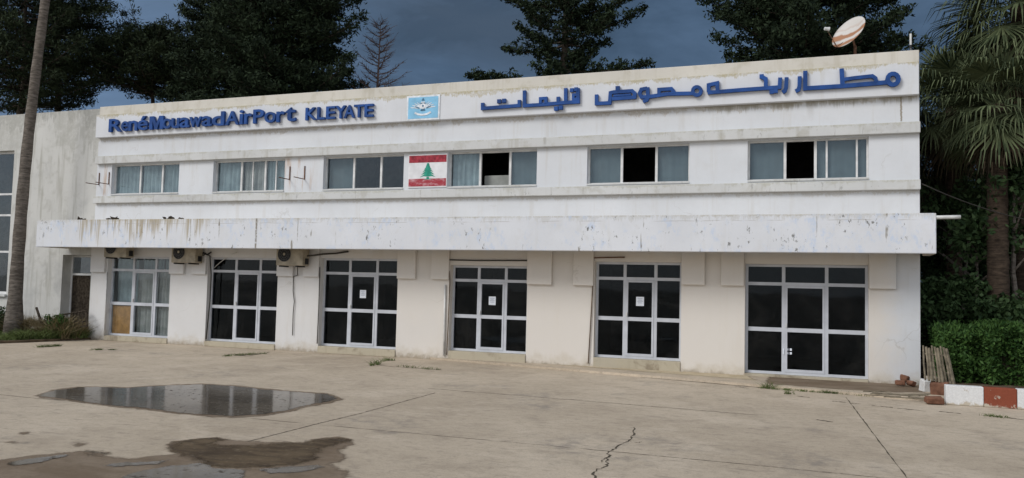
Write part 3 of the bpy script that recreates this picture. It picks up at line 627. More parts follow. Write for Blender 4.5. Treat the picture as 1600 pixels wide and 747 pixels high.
LAT = [('R', 170.1, 190.2, 0), ('e', 189.7, 201.0, 1), ('n', 200.8, 215.0, 1), ('é', 215.0, 231.4, 3), ('M', 233.8, 255.3, 0), ('o', 254.0, 268.3, 1), ('u', 267.8, 280.6, 1), ('a', 280.8, 296.6, 1), ('w', 295.8, 315.4, 1), ('a', 315.2, 331.8, 1), ('d', 331.4, 350.8, 2),
       ('A', 352.2, 373.6, 0), ('i', 374.2, 380.4, 2), ('r', 382.0, 394.6, 1), ('P', 395.6, 412.4, 0), ('o', 413.4, 431.2, 1), ('r', 432.0, 445.6, 1), ('t', 445.8, 462.6, 2),
       ('K', 477.4, 495.4, 4), ('L', 495.6, 508.2, 4), ('E', 509.6, 524.4, 4), ('Y', 524.0, 541.0, 4), ('A', 537.6, 554.6, 4), ('T', 553.0, 569.0, 4), ('E', 569.6, 583.9, 4)]
for k, (ch, xa, xb, kind) in enumerate(LAT):
    y_ = 195-.0745*(xa-170); X0, X1 = P(xa, y_, YF)[0], P(xb, y_-1, YF)[0]
    zb = 7.02+.020*(X0+18.3)/8 if kind < 4 else 7.045
    zt = zb+{0: .44, 1: .335, 2: .455, 3: .47, 4: .385}[kind]
    if ch == 't': zt = zb+.44
    if ch == 'M':
        wM = X1-X0; st_ = .235; pl = [(0, 0), (0, 1), (.30, 1), (.5, .40), (.70, 1), (1, 1), (1, 0), (1-st_, 0), (1-st_, .62), (.58, 0), (.42, 0), (st_, .62), (st_, 0)]
        mb = MB(); mb.prism([(X0+p_[0]*wM, zb+p_[1]*(zt-zb)) for p_ in pl], YB-.105, YB-.02); obj('letter', mb, M['blue'], lat); continue
    bo = .016
    glyph(ch, X0+.006, X1-.006, zb, zt, .085+.001*(k % 2), lat, bo)
ara = empty('arabic_name_sign', (1.5, YB, 7.0), 'raised blue Arabic lettering in square strokes on the parapet right of the emblem', 'sign lettering')
def A3(pts): return [tuple(P(720+x/4.444, 80+y/4.444, YF)[[0, 2]]) for x, y in pts]
def A4(pts): return [tuple(P(1040+x/4.0, 70+y/4.0, YF)[[0, 2]]) for x, y in pts]
def circ(c, r, n=14, sy=1.0): return [(c[0]+r*math.cos(2*math.pi*i/n), c[1]+sy*r*math.sin(2*math.pi*i/n)) for i in range(n)]
SW = .092
def strokes(lst):
    mb = MB()
    for k, (pts, cl, ww) in enumerate(lst): mb.ribbon(pts, ww or SW, YB-.085-.0025*k, YB-.012-.0008*k, 0, cl)
    return obj('letter_group', mb, M['blue'], ara)
def dot(c, s=.11, f=A3):
    q = f([c])[0]; return ([(q[0]-s/2, q[1]), (q[0]+s/2, q[1])], False, s)
strokes([(A3([(149, 358), (149, 396), (404, 376), (404, 338)]), False, 0), dot((264, 347)), dot((298, 343))])
strokes([(A3([(440, 272), (440, 377), (560, 370), (680, 359), (812, 350), (812, 256)]), False, 0), (A3([(808, 300), (780, 303), (780, 333), (808, 331)]), False, .075), (A3([(727, 256), (727, 348)]), False, 0), (A3([(675, 316), (675, 352)]), False, 0),
         (A3([(552, 362), (552, 329), (590, 326), (590, 360)]), False, .08), dot((770, 270), .10), dot((800, 264), .10), dot((661, 398)), dot((693, 391))])
strokes([(A3([(941, 300), (941, 362), (1032, 358), (1038, 288), (1060, 283), (1188, 274), (1208, 292), (1206, 318), (1048, 330)]), False, 0), dot((1088, 256), .11), (A3([(1060, 308), (1180, 300)]), False, .05)])
m1_ = A4(circ((195, 288), 26))
strokes([(A3([(1292, 256), (1252, 264), (1240, 292), (1252, 316), (1298, 316)]), False, 0), (A3([(1296, 250), (1298, 322), (1290, 338), (1264, 348)]), False, 0), (A3([(1300, 316)])+A4([(10, 306), (180, 302)]), False, 0),
         (A3([(1376, 300), (1376, 266), (1462, 260), (1476, 276), (1480, 292)]), False, 0), (m1_, True, .085)])
strokes([(A4([(268, 294), (268, 250), (322, 238), (324, 288)]), False, 0), (A4([(262, 298), (480, 280), (712, 264), (716, 204)]), False, 0), (A4([(626, 268), (626, 212), (600, 200)]), False, 0), dot((600, 196), .10, A4), dot((662, 293), .10, A4), dot((688, 288), .10, A4)])
strokes([(A4([(756, 202), (753, 262), (746, 286), (730, 296)]), False, 0)])
strokes([(A4([(838, 196), (836, 258), (830, 280), (812, 289)]), False, 0)])
strokes([(A4([(873, 162), (873, 271), (1100, 257), (1400, 232)]), False, .10), (A4([(1100, 148), (1106, 250)]), False, .10), (A4([(1110, 216), (1180, 206), (1292, 194), (1312, 208), (1318, 232)]), False, .085), (A4(circ((1422, 214), 34)), True, .10)])

# ------------------------------------------------------------------ emblem panel and flag
em = empty('emblem_panel', (-6.3, YB, 6.9), 'square pale blue panel with white winged emblem fixed on the parapet band', 'panel')
ex0, ex1, ez0, ez1 = -6.83, -5.77, 6.875, 7.60
q = MB(); q.box(ex0, ex1, YB-.022, YB-.001, ez0, ez1); obj('board', q, M['emwhite'], em)
q = MB(); q.box(ex0+.05, ex1-.05, YB-.026, YB-.0225, ez0+.05, ez1-.05); obj('blue_field', q, M['skyblue'], em)
cx, cz = -6.30, 7.26; y = YB-.030
q = MB()
for s in (-1, 1):
    for k in range(5):      # feathers of the spread wings
        an = R_(8+17*k); L = .34-.03*k; w0 = .045
        bx, bz = cx+s*.07, cz-.03+.018*k; ex_, ez_ = bx+s*L*math.cos(an)*.95, bz+L*math.sin(an)*.55
        q.prism([(bx, bz-w0/2), (ex_, ez_-.012), (ex_+s*.012, ez_+.012), (bx, bz+w0/2)], y-.0008*k, y+.002)
obj('wings', q, M['emwhite'], em)
q = MB(); q.disc((cx, y-.006, cz+.02), (0, -1, 0), .085, None, 20); q.prism([(cx-.07, cz+.12), (cx+.07, cz+.12), (cx+.05, cz+.16), (cx, cz+.145), (cx-.05, cz+.16)], y-.007, y)
obj('roundel', q, M['emwhite'], em)
q = MB(); q.disc((cx, y-.009, cz+.03), (0, -1, 0), .03, None, 12); q.prism([(cx-.045, cz+.19), (cx+.045, cz+.19), (cx, cz+.27)], y-.009, y); q.prism([(cx-.08, cz-.11), (cx+.08, cz-.11), (cx+.05, cz-.06), (cx-.05, cz-.06)], y-.0095, y)
for s in (-1, 1): q.prism([(cx+s*.11, cz-.05), (cx+s*.24, cz+.0), (cx+s*.25, cz+.03), (cx+s*.11, cz-.015)], y-.010, y); q.prism([(cx-.09*s, cz+.10), (cx-.02*s, cz+.10), (cx-.055*s, cz+.125)], y-.0105, y)
obj('cedar_and_sword', q, M['emdark'], em)
q = MB(); q.ribbon([(cx-.26, cz-.16), (cx-.14, cz-.215), (cx, cz-.235), (cx+.14, cz-.215), (cx+.26, cz-.16)], .055, y-.006, y); obj('scroll', q, M['emwhite'], em)
fg = empty('flag_panel', (-6.18, -.03, 4.95), 'painted red and white flag board with green cedar between two upper windows', 'flag')
fx0, fx1, fz0, fz1 = -6.80, -5.56, 4.93, 5.90; y = -.032
q = MB(); q.box(fx0, fx1, y, -.002, fz0, fz1); obj('board', q, M['flagwhite'], fg)
for z0, z1 in ((5.66, 5.87), (4.965, 5.19)):
    q = MB(); q.box(fx0+.02, fx1-.02, y-.004, y-.0005, z0, z1); obj('stripe', q, M['red'] if z0 > 5.4 else M['red_faded'], fg)
q = MB(); cx = -6.165
for k, (zb, zt, hw) in enumerate(((5.23, 5.33, .255), (5.30, 5.41, .215), (5.38, 5.48, .17), (5.45, 5.55, .12), (5.52, 5.64, .07))):
    q.prism([(cx-hw, zb), (cx-hw*.5, zb+.03), (cx, zb+.015), (cx+hw*.5, zb+.03), (cx+hw, zb), (cx+hw*.35, zt), (cx-hw*.35, zt)], y-.004-.0015*k, y-.0004)
q.box(cx-.04, cx+.04, y-.0035, y-.0003, 5.17, 5.235); q.box(cx-.10, cx+.10, y-.0055, y-.0045, 5.165, 5.19); obj('cedar', q, M['flaggreen'], fg)

# ------------------------------------------------------------------ air conditioners, brackets, pipes, notices
def ac_unit(loc, label):
    o = empty('air_conditioner', loc, label, 'air conditioner', 'outdoor air conditioner units under the canopy'); X, Y, Z = loc
    b = MB(); b.box(X, X+.95, Y, Y+.34, Z, Z+.64); obj('casing', b, M['acwhite'], o, bevel=.02)
    fx, fz, r = X+.30, Z+.34, .225
    d = MB(); d.disc((fx, Y-.004, fz), (0, -1, 0), r, None, 32); obj('fan_opening', d, M['black'], o)
    g_ = MB()
    for rr in (.225, .17, .115): g_.tube([(fx+rr*math.cos(t), Y-.018, fz+rr*math.sin(t)) for t in np.linspace(0, 2*math.pi, 33)], .006, 5)
    for t in np.linspace(0, math.pi, 7)[:-1]: g_.tube([(fx-r*math.cos(t), Y-.02, fz-r*math.sin(t)), (fx+r*math.cos(t), Y-.02, fz+r*math.sin(t))], .004, 4)
    obj('fan_grille', g_, M['grille'], o)
    h = MB(); h.disc((fx, Y-.028, fz), (0, -1, 0), .042, None, 16); obj('fan_hub', h, M['acwhite'], o)
    for s in (.16, .74):
        k = MB(); k.box(X+s, X+s+.04, Y-.06, -.14, Z-.045, Z-.004); obj('bracket', k, M['black'], o)
    v = MB(); v.box(X+.951, X+.985, Y+.12, Y+.26, Z+.05, Z+.22); obj('valve_cover', v, M['black'], o)
    return o
a3 = ac_unit((-10.93, -.52, 2.60), 'air conditioner outdoor unit on the pier between the second and third glazed doors')
copy_tree(a3, (-14.92, -.52, 2.635), None, 'air conditioner outdoor unit at the right corner of the curtained door')
copy_tree(a3, (-17.74, -.52, 2.78), None, 'leftmost air conditioner outdoor unit, largely hidden by the canopy edge')
def wall_bracket(x, z, label, L=.55):
    o = empty('wall_bracket', (x, -.02, z), label, 'bracket', 'rusty L-shaped brackets left on the upper wall')
    m_ = MB(); m_.box(x-.014, x+.014, -.026, -.002, z, z+.42); obj('upright', m_, M['rust'], o)
    m_ = MB(); m_.box(x-.011, x+.011, -L, -.027, z+.0, z+.024); obj('arm', m_, M['rust'], o); return o
b0 = wall_bracket(-18.66, 5.26, 'rusty bracket at the far left corner of the upper floor')
copy_tree(b0, (-18.22, -.02, 5.27), None, 'rusty bracket close to the left edge of the first upper window')
copy_tree(b0, (-10.92, -.02, 5.26), None, 'rusty bracket just right of the second upper window')
copy_tree(b0, (-10.38, -.02, 5.26), None, 'rusty bracket nearer to the third upper window')
def pipe(name, pts, r, mat, label, cat, n=6): 
    m_ = MB(); m_.tube([tuple(map(float, q)) for q in pts], r, n); o = obj(name, m_, mat, None, pts[0], smooth=True); return tag(o, label, cat)
def W_(x, y, Y=-.04): return P(x, y, Y)
pipe('refrigerant_pipe', [P(479, 400, -.3), P(490, 399, -.2), W_(505, 397), W_(525, 396), W_(544, 393)], .028, M['cable'], 'dark pipe running right from the air conditioner above the third door', 'pipe')
pipe('drain_hose', [W_(489, 399), W_(494, 411), W_(499.5, 418), W_(499.5, 432), W_(498, 480), W_(495.5, 537)], .015, M['cable'], 'dark hose running down left of the third glazed door', 'hose')
pipe('drain_hose', [P(465, 416, -.3), W_(465, 430), W_(458.5, 432), W_(458, 455), W_(459.8, 471), W_(458, 490), W_(457, 524)], .013, M['cable'], 'thin crooked drain hose on pier below the middle air conditioner', 'hose')
pipe('cable_conduit', [W_(837, 407), W_(790, 407), W_(745, 407), W_(698, 406)], .022, M['cable'], 'dark conduit along the lintel of the fourth glazed door', 'conduit')
pipe('drain_hose', [W_(697, 408), W_(697.5, 415), W_(702, 424), W_(703, 436), W_(700.5, 500), W_(698, 555)], .015, M['hose'], 'brown hose bent down the left jamb of the fourth glazed door', 'hose')
pipe('casing_pipe', [W_(695.5, 445), W_(693.5, 556)], .03, M['pvc'], 'white pipe down pier edge left of the fourth glazed door', 'pipe')
pipe('cable_conduit', [W_(976, 402), W_(940, 402.5), W_(917, 403.5)], .02, M['rust'], 'short brown conduit above left part of the fifth glazed door', 'conduit')
pipe('drain_hose', [W_(917.5, 404), W_(919, 413), W_(926, 424), W_(926.5, 440), W_(922.5, 510), W_(919, 568)], .016, M['hose'], 'brown hose bent down the left jamb of the fifth glazed door', 'hose')
pipe('drain_hose', [P(317, 399, -.3), W_(322, 397), W_(328, 400), W_(330, 430), W_(328, 470), W_(322, 530)], .02, M['cable'], 'dark hose running down left of the second glazed door', 'hose')
pipe('refrigerant_pipe', [P(309, 410, -.3), P(312, 402, -.2), P(318, 395, -.16), P(324, 398, -.16), P(330, 394, -.16)], .03, M['black'], 'tangled black pipes right of the second air conditioner', 'pipe')
pipe('loose_cable', [P(370, 394, -.14), P(356, 401, .1), P(344, 410, .15), P(334, 419, .16)], .012, M['pvc'], 'pale loose cable hanging across the top panes of the second door', 'cable')
pipe('casing_pipe', [W_(167, 425), W_(163, 524)], .022, M['pvc'], 'white pipe left of the curtained door', 'pipe')
pipe('spout_pipe', [(6.82, -.82, 3.90), (7.1, -.82, 3.905), (7.40, -.82, 3.91)], .045, M['pvc'], 'white drain spout sticking out of the right canopy end', 'pipe', 10)
pipe('overhead_cable', [P(1440, 287, -.05)+(P(1640, 350, 2.5)-P(1440, 287, -.05))*t+np.array([0, 0, -.5*t*(1-t)]) for t in np.linspace(0, 1, 12)], .012, M['cable'], 'thin cable strung from the right wall corner towards the palms', 'cable')
def notice(x, y, i, label):
    q = P(x, y, .186); o = empty('paper_notice', q, label, 'notice', 'paper notices stuck to the glazed doors')
    m_ = MB(); m_.box(q[0]-.105, q[0]+.105, q[1]+.004, q[1]+.006, q[2]-.12, q[2]+.12); obj('sheet', m_, M['paper'], o)
    m_ = MB()
    for k, (u, w2) in enumerate(((.07, .07), (.03, .05), (-.0, .075), (-.04, .06))): m_.box(q[0]-w2, q[0]+w2, q[1]+.0025, q[1]+.0035, q[2]+u-.008, q[2]+u+.008)
    obj('print', m_, M['ink'], o)
    return o
n0 = notice(567, 459.5, 2, 'white paper notice on the left one of the three doors with notices')
copy_tree(n0, P(769, 470, .186), None, 'white paper notice on the door directly below the open-sash window right of the flag')
copy_tree(n0, P(1000, 471, .186), None, 'white paper notice on the rightmost door that has a notice')

# ------------------------------------------------------------------ things on the roof and canopy
dc = P(1325.5, 49.5, 3.0); vd = dc-CAM_P; vd /= np.linalg.norm(vd)
nrm = -.42*vd+.907*(-.705*AR+.709*AU); nrm /= np.linalg.norm(nrm)
maj = .709*AR+.705*AU; maj -= nrm*(maj@nrm); maj /= np.linalg.norm(maj); mnr = np.cross(nrm, maj)
ds = empty('satellite_dish', (dc[0], dc[1]+.5, 7.6), 'rust streaked white satellite dish tilted upward on the roof edge', 'satellite dish')
def rustdish():
    t = NT('rusty_dish'); c0 = t.n('ShaderNodeVectorMath', operation='SUBTRACT'); t.l(t.pos, c0.inputs[0]); c0.inputs[1].default_value = tuple(dc)
    d = t.n('ShaderNodeVectorMath', operation='DOT_PRODUCT'); t.l(c0.outputs[0], d.inputs[0]); d.inputs[1].default_value = tuple(maj*.85+mnr*.5)
    v = t.math('ADD', t.math('MULTIPLY', d.outputs['Value'], 1.0), t.math('MULTIPLY', t.noise(3, 5), .25))
    w1 = t.math('SINE', t.math('MULTIPLY', v, 19.0)); m1 = t.math('MULTIPLY', t.ramp(w1, -.75, .45), t.ramp(v, .42, .20))
    c = t.mix(t.math('MULTIPLY', m1, .9), (.58, .55, .51), (.33, .135, .05)); return t.out(c, .7, .3)
M['dish'] = rustdish()
mb = MB(); n1, n2 = 6, 36; RR = .52; V = []
for side in (0, 1):
    for i in range(n1+1):
        rr = RR*i/n1
        for j in range(n2):
            t = 2*math.pi*j/n2; V.append(dc+rr*(math.cos(t)*maj+math.sin(t)*mnr)+nrm*(.10*(i/n1)**2-.10-.012*side))
F = []
for side in (0, 1):
    o_ = side*(n1+1)*n2
    for i in range(n1):
        for j in range(n2):
            q4 = (o_+i*n2+j, o_+(i+1)*n2+j, o_+(i+1)*n2+(j+1) % n2, o_+i*n2+(j+1) % n2); F.append(q4 if side == 0 else q4[::-1])
o_ = (n1+1)*n2
for j in range(n2): F.append((n1*n2+j, o_+n1*n2+j, o_+n1*n2+(j+1) % n2, n1*n2+(j+1) % n2))
mb.add(V, F); obj('reflector', mb, M['dish'], ds, smooth=True)
bk = dc-nrm*.12; foot = np.array([bk[0]+.12, bk[1]+.30, 7.6])
mb = MB(); mb.tube([foot, (foot[0], foot[1], bk[2]-.25)], .04, 8); mb.tube([(foot[0], foot[1], bk[2]-.3), bk-nrm*.03], .03, 8); mb.box(foot[0]-.2, foot[0]+.2, foot[1]-.2, foot[1]+.2, 7.602, 7.64); obj('mast', mb, M['rust'], ds)
lnb = P(1291, 45, 2.8); lo = dc-maj*.52-nrm*.02
mb = MB(); mb.tube([dc-maj*.30-nrm*.08, lo+nrm*.02, lo+(lnb-lo)*.30], .02, 6); mb.tube([lo+(lnb-lo)*.25, lnb], .008, 5); obj('feed_arm', mb, M['rust'], ds)
mb = MB(); dd = (dc-lnb)/np.linalg.norm(dc-lnb); mb.tube([lnb-dd*.05, lnb+dd*.02, lnb+dd*.09], [.045, .045, .06], 10); obj('feed_horn', mb, M['pvc'], ds)
q = P(1423, 75, .6); an = empty('roof_antenna', (q[0], .6, 7.6), 'thin upright white antenna rod at the right roof corner', 'antenna')
mb = MB(); mb.tube([(q[0], .6, 7.602), (q[0], .6, 8.20)], .022, 8); obj('post', mb, M['grille'], an)
mb = MB(); mb.tube([(q[0], .6, 8.20), (q[0], .6, 8.27)], .034, 8); obj('collar', mb, M['black'], an)
mb = MB(); mb.tube([(q[0], .6, 8.27), (q[0], .6, 8.55)], .026, 8); obj('rod', mb, M['pvc'], an)
for k, (x, y, wd_, lab) in enumerate([(125, 343, .20, 'small dark debris scrap at the left end of the canopy top'), (177, 343, .24, 'dark clump of debris on canopy top below the first upper window'), (265, 344, .48, 'long low dark mat of debris lying on the canopy top')]):
    q = P(x, y, -.8); rg = random.Random(k); mb = MB(); c0 = np.array([q[0], -.8, 3.955])
    for j in range(14 if k else 7):
        a_ = rg.uniform(-1, 1)*wd_; p0 = c0+np.array([a_, rg.uniform(-.1, .1), 0]); p1 = p0+np.array([rg.uniform(-.12, .12), rg.uniform(-.1, .1), rg.uniform(.06, .17)*(1-abs(a_)/wd_*.6)])
        mb.tube([p0, (p0+p1)/2+np.array([rg.uniform(-.04, .04), 0, .03]), p1], [.02, .035, .006], 5)
    tag(obj('roof_debris', mb, M['debris'], None, c0), lab, 'debris', 'dark debris on the canopy top')

# ------------------------------------------------------------------ vegetation builders
def rand_unit(rs, n):
    v = rs.normal(size=(n, 3)); return v/(np.linalg.norm(v, axis=1, keepdims=True)+1e-9)
def leaf_cloud(rs, C, D, rad, k, ln, wd_, along=.6, flat_=1.0):
    """k diamond leaves round every centre C (M,3) with preferred direction D"""
    m = len(C); C = np.repeat(C, k, 0); D = np.repeat(D, k, 0); rad = np.repeat(np.broadcast_to(rad, (m,)), k)
    c = C+rand_unit(rs, m*k)*(rad*rs.random(m*k)**.5)[:, None]*np.array([1, 1, flat_])
    a = D*along+rand_unit(rs, m*k)*(1-along*.5); a /= np.linalg.norm(a, axis=1, keepdims=True)+1e-9
    b = np.cross(a, rand_unit(rs, m*k)); b /= np.linalg.norm(b, axis=1, keepdims=True)+1e-9
    L = (ln*rs.uniform(.6, 1.3, m*k))[:, None]; Wd = (wd_*rs.uniform(.6, 1.3, m*k))[:, None]
    V = np.stack([c-a*L/2, c+b*Wd/2, c+a*L/2, c-b*Wd/2], 1).reshape(-1, 3)
    return V
def leaf_obj(name, V, mat, parent=None, org=(0, 0, 0)):
    org = ORG[parent.name] if parent else np.array(org, float); n = len(V)//4
    me = bpy.data.meshes.new(name); me.vertices.add(n*4); me.vertices.foreach_set('co', (V-org).astype(np.float32).ravel())
    me.loops.add(n*4); me.loops.foreach_set('vertex_index', np.arange(n*4, dtype=np.int32)); me.polygons.add(n); me.polygons.foreach_set('loop_start', np.arange(0, n*4, 4, dtype=np.int32))
    try: me.polygons.foreach_set('loop_total', np.full(n, 4, dtype=np.int32))
    except Exception: pass
    me.update(calc_edges=True); me.materials.append(mat)
    o = bpy.data.objects.new(name, me); COL.objects.link(o)
    if parent: o.parent = parent
    else: o.location = tuple(org)
    ORG[o.name] = org; return o

def conifer(name, label, cat, base, h, prof, z0, nb, seed, mat, up=.25, leaf=(.24, .07), k=22, rad=.30, spacing=.42, trunk_r=.28, extra=(), density=1.0, side=.5, lean=(0, 0), group='tall conifers behind the terminal'):
    """trunk with limbs; every limb carries side twigs and tufts of leaves; prof(t) = crown radius at t=0 (z0) .. 1 (top)"""
    rs = np.random.RandomState(seed); base = np.array(base, float)
    o = empty(name, base, label, cat, group)
    wood = MB(); tp = lambda z: base+np.array([lean[0]*z/h+.12*math.sin(z*.7+seed), lean[1]*z/h+.12*math.cos(z*.5+seed), z])
    zs = np.linspace(0, h, 12); wood.tube([tp(z) for z in zs], [trunk_r*(1-.93*z/h)+.015 for z in zs], 8)
    C, D = [], []
    limbs = []
    for i in range(nb):
        t = ((i+rs.random())/nb); z = z0+(h-z0)*t; az = i*2.39996+rs.uniform(-.5, .5); L = prof(t)*rs.uniform(.62, 1.12)
        if L < .25: L = .25
        limbs.append((z, az, L, up*rs.uniform(.5, 1.4)))
    limbs += list(extra)
    for (z, az, L, u) in limbs:
        d = np.array([math.cos(az), math.sin(az), 0]); s0 = tp(z); n = max(3, int(L/spacing)+1); pts = []
        wob = rs.uniform(-.12, .12)
        for q in range(n+1):
            f = q/n; pts.append(s0+d*L*f+np.array([-d[1], d[0], 0])*wob*L*f*f+np.array([0, 0, L*(u*1.5*f*f-.20*f)]))
        pts = np.array(pts); wood.tube(pts, np.linspace(.030+.012*L, .008, n+1), 5)
        for q in range(1, n+1):
            f = q/n
            if f < .25 and L > 1.5: continue
            tg = pts[q]-pts[q-1]; tg /= np.linalg.norm(tg)+1e-9
            C.append(pts[q]); D.append(tg)
            if rs.random() < density: 
                for sgn in (-1, 1):
                    sl_ = side*L*(1.05-f)*rs.uniform(.4, 1.0)+.12
                    sv = np.array([-tg[1], tg[0], 0])*sgn*.8+tg*.6+np.array([0, 0, rs.uniform(-.1, .5)]); sv /= np.linalg.norm(sv)
                    m_ = max(1, int(sl_/spacing))
                    for j in range(1, m_+1):
                        C.append(pts[q]+sv*sl_*j/m_+np.array([0, 0, .1*sl_*(j/m_)**2])); D.append(sv)
                    if sl_ > .5: wood.tube([pts[q], pts[q]+sv*sl_], [.014, .005], 4)
    obj('trunk', wood, M['bark'], o, smooth=True)
    C = np.array(C); D = np.array(D)
    V = leaf_cloud(rs, C, D, rad*rs.uniform(.6, 1.25, len(C)), k, leaf[0], leaf[1], .55, .8)
    leaf_obj('crown', V, mat, o); return o

def ground_at(x, Y): return (P(x, 300, Y)[0], Y, 0.0)
# left pine, loose and broad with sky showing low down
def pr1(t): return 5.2*(.75+.35*math.sin(t*3.1))*(1.02-t**4)
conifer('pine_tree', 'broad dark pine behind the wing, leftmost of the trees', 'tree', ground_at(24, 15), 22, pr1, 12.2, 80, 11, M['pine'], up=.22, leaf=(.34, .07), k=26, rad=.52, spacing=.62, trunk_r=.38)
conifer('pine_tree', 'dark pine whose lower limbs show sky, second from left behind the wing', 'tree', ground_at(80, 19), 25, lambda t: 4.3*(.7+.4*math.sin(t*3.0))*(1.02-t**4), 13.9, 78, 12, M['pine'], up=.22, leaf=(.34, .07), k=26, rad=.52, spacing=.62, trunk_r=.36)
conifer('pine_tree', 'shorter pine with knobbly tufted top left of the tallest dark tree', 'tree', ground_at(232, 21), 18.6, lambda t: 5.2*(.9-.1*t)*(1.05-t**3), 14.3, 78, 13, M['pine'], up=.35, leaf=(.32, .07), k=24, rad=.48, spacing=.58, trunk_r=.34,
        extra=[(17.2, .2, 1.9, 1.1), (17.0, 3.3, 2.4, .9), (17.4, 1.6, 1.2, 1.3), (16.6, 3.0, 4.4, .55), (16.8, .1, 4.0, .5), (17.0, 5.0, 2.8, .8)])
conifer('conifer_tree', 'massive dense dark conifer behind the Latin lettering, with limbs jutting right', 'tree', ground_at(432, 15), 25, lambda t: 4.9*(1.0-.5*t), 7.5, 230, 14, M['conifer'], up=.20, leaf=(.26, .08), k=30, rad=.40, spacing=.44, trunk_r=.45,
        extra=[(12.0, -.25, 5.7, .26), (14.6, -.22, 5.4, .24), (10.6, -.3, 5.2, .15), (16.2, -.1, 4.6, .28)])
conifer('conifer_tree', 'dark upright conifer filling between the knobbly pine and the massive one', 'tree', ground_at(352, 20), 27, lambda t: 4.3*(1.0-.45*t), 9.5, 170, 15, M['conifer'], up=.22, leaf=(.26, .08), k=28, rad=.42, spacing=.46, trunk_r=.4)
conifer('conifer_tree', 'open dark conifer with long upturned limbs behind the middle of the roof', 'tree', ground_at(876, 18), 26, lambda t: (2.75*(1.05-.35*t)*(.8+.3*math.sin(t*23)) if t > .24 else 1.7), 9.5, 125, 16, M['conifer'], up=.34, leaf=(.24, .085), k=26, rad=.29, spacing=.34, trunk_r=.33, density=.85, side=.46,
        extra=[(12.3, math.pi-.1, 4.9, .24), (12.3, math.pi+.25, 4.2, .22), (13.1, -.05, 4.6, .12), (14.4, math.pi-.2, 3.8, .2), (16.0, -.1, 3.9, .3), (15.2, .1, 3.8, .25), (16.6, math.pi, 4.0, .3)])
conifer('conifer_tree', 'dense dark tree behind the satellite dish at the right roof end', 'tree', ground_at(1262, 17), 25, lambda t: 4.0*(1.05-.35*t), 8.5, 190, 17, M['conifer'], up=.26, leaf=(.24, .085), k=28, rad=.36, spacing=.40, trunk_r=.38, density=.95,
        extra=[(11.6, -.3, 4.0, .34), (11.2, -.2, 4.6, .30), (12.6, -.15, 3.4, .35), (15.2, math.pi+.1, 4.6, .2), (14.6, math.pi-.2, 4.4, .22)])
# leafless dead tree
q = ground_at(585, 18); dt = empty('dead_tree', q, 'bare leafless tree with thin reddish twigs behind the roof', 'tree'); rs = np.random.RandomState(3); mb = MB(); H = 16.6
mb.tube([(q[0], 18, 0), (q[0]+.1, 18, 6), (q[0]-.05, 18, 12), (q[0]+.05, 18, H)], [.20, .15, .085, .012], 7)
for i in range(74):
    t = ((i+rs.random())/74)**1.15; z = 8.3+(H-8.4)*t; az = i*2.4+rs.uniform(-.4, .4); L = (2.6*(1-t)**.75+.22)*rs.uniform(.55, 1.15); d = np.array([math.cos(az), math.sin(az), 0])
    s0 = np.array([q[0], 18, z]); pts = [s0+d*L*f+np.array([0, 0, L*(.12*f+.50*f*f)]) for f in (0, .35, .7, 1)]; mb.tube(pts, [.034, .026, .017, .007], 5)
    for f in (.2, .32, .44, .56, .68, .8, .92):
        p0 = s0+d*L*f+np.array([0, 0, L*(.12*f+.5*f*f)])
        for sg in (-1, 1):
            e = p0+(d*.5+np.array([-d[1], d[0], 0])*sg*.7+np.array([0, 0, rs.uniform(.1, .7)]))*rs.uniform(.2, .62); mb.tube([p0, e], [.014, .006], 4)
obj('trunk', mb, M['deadwood'], dt)

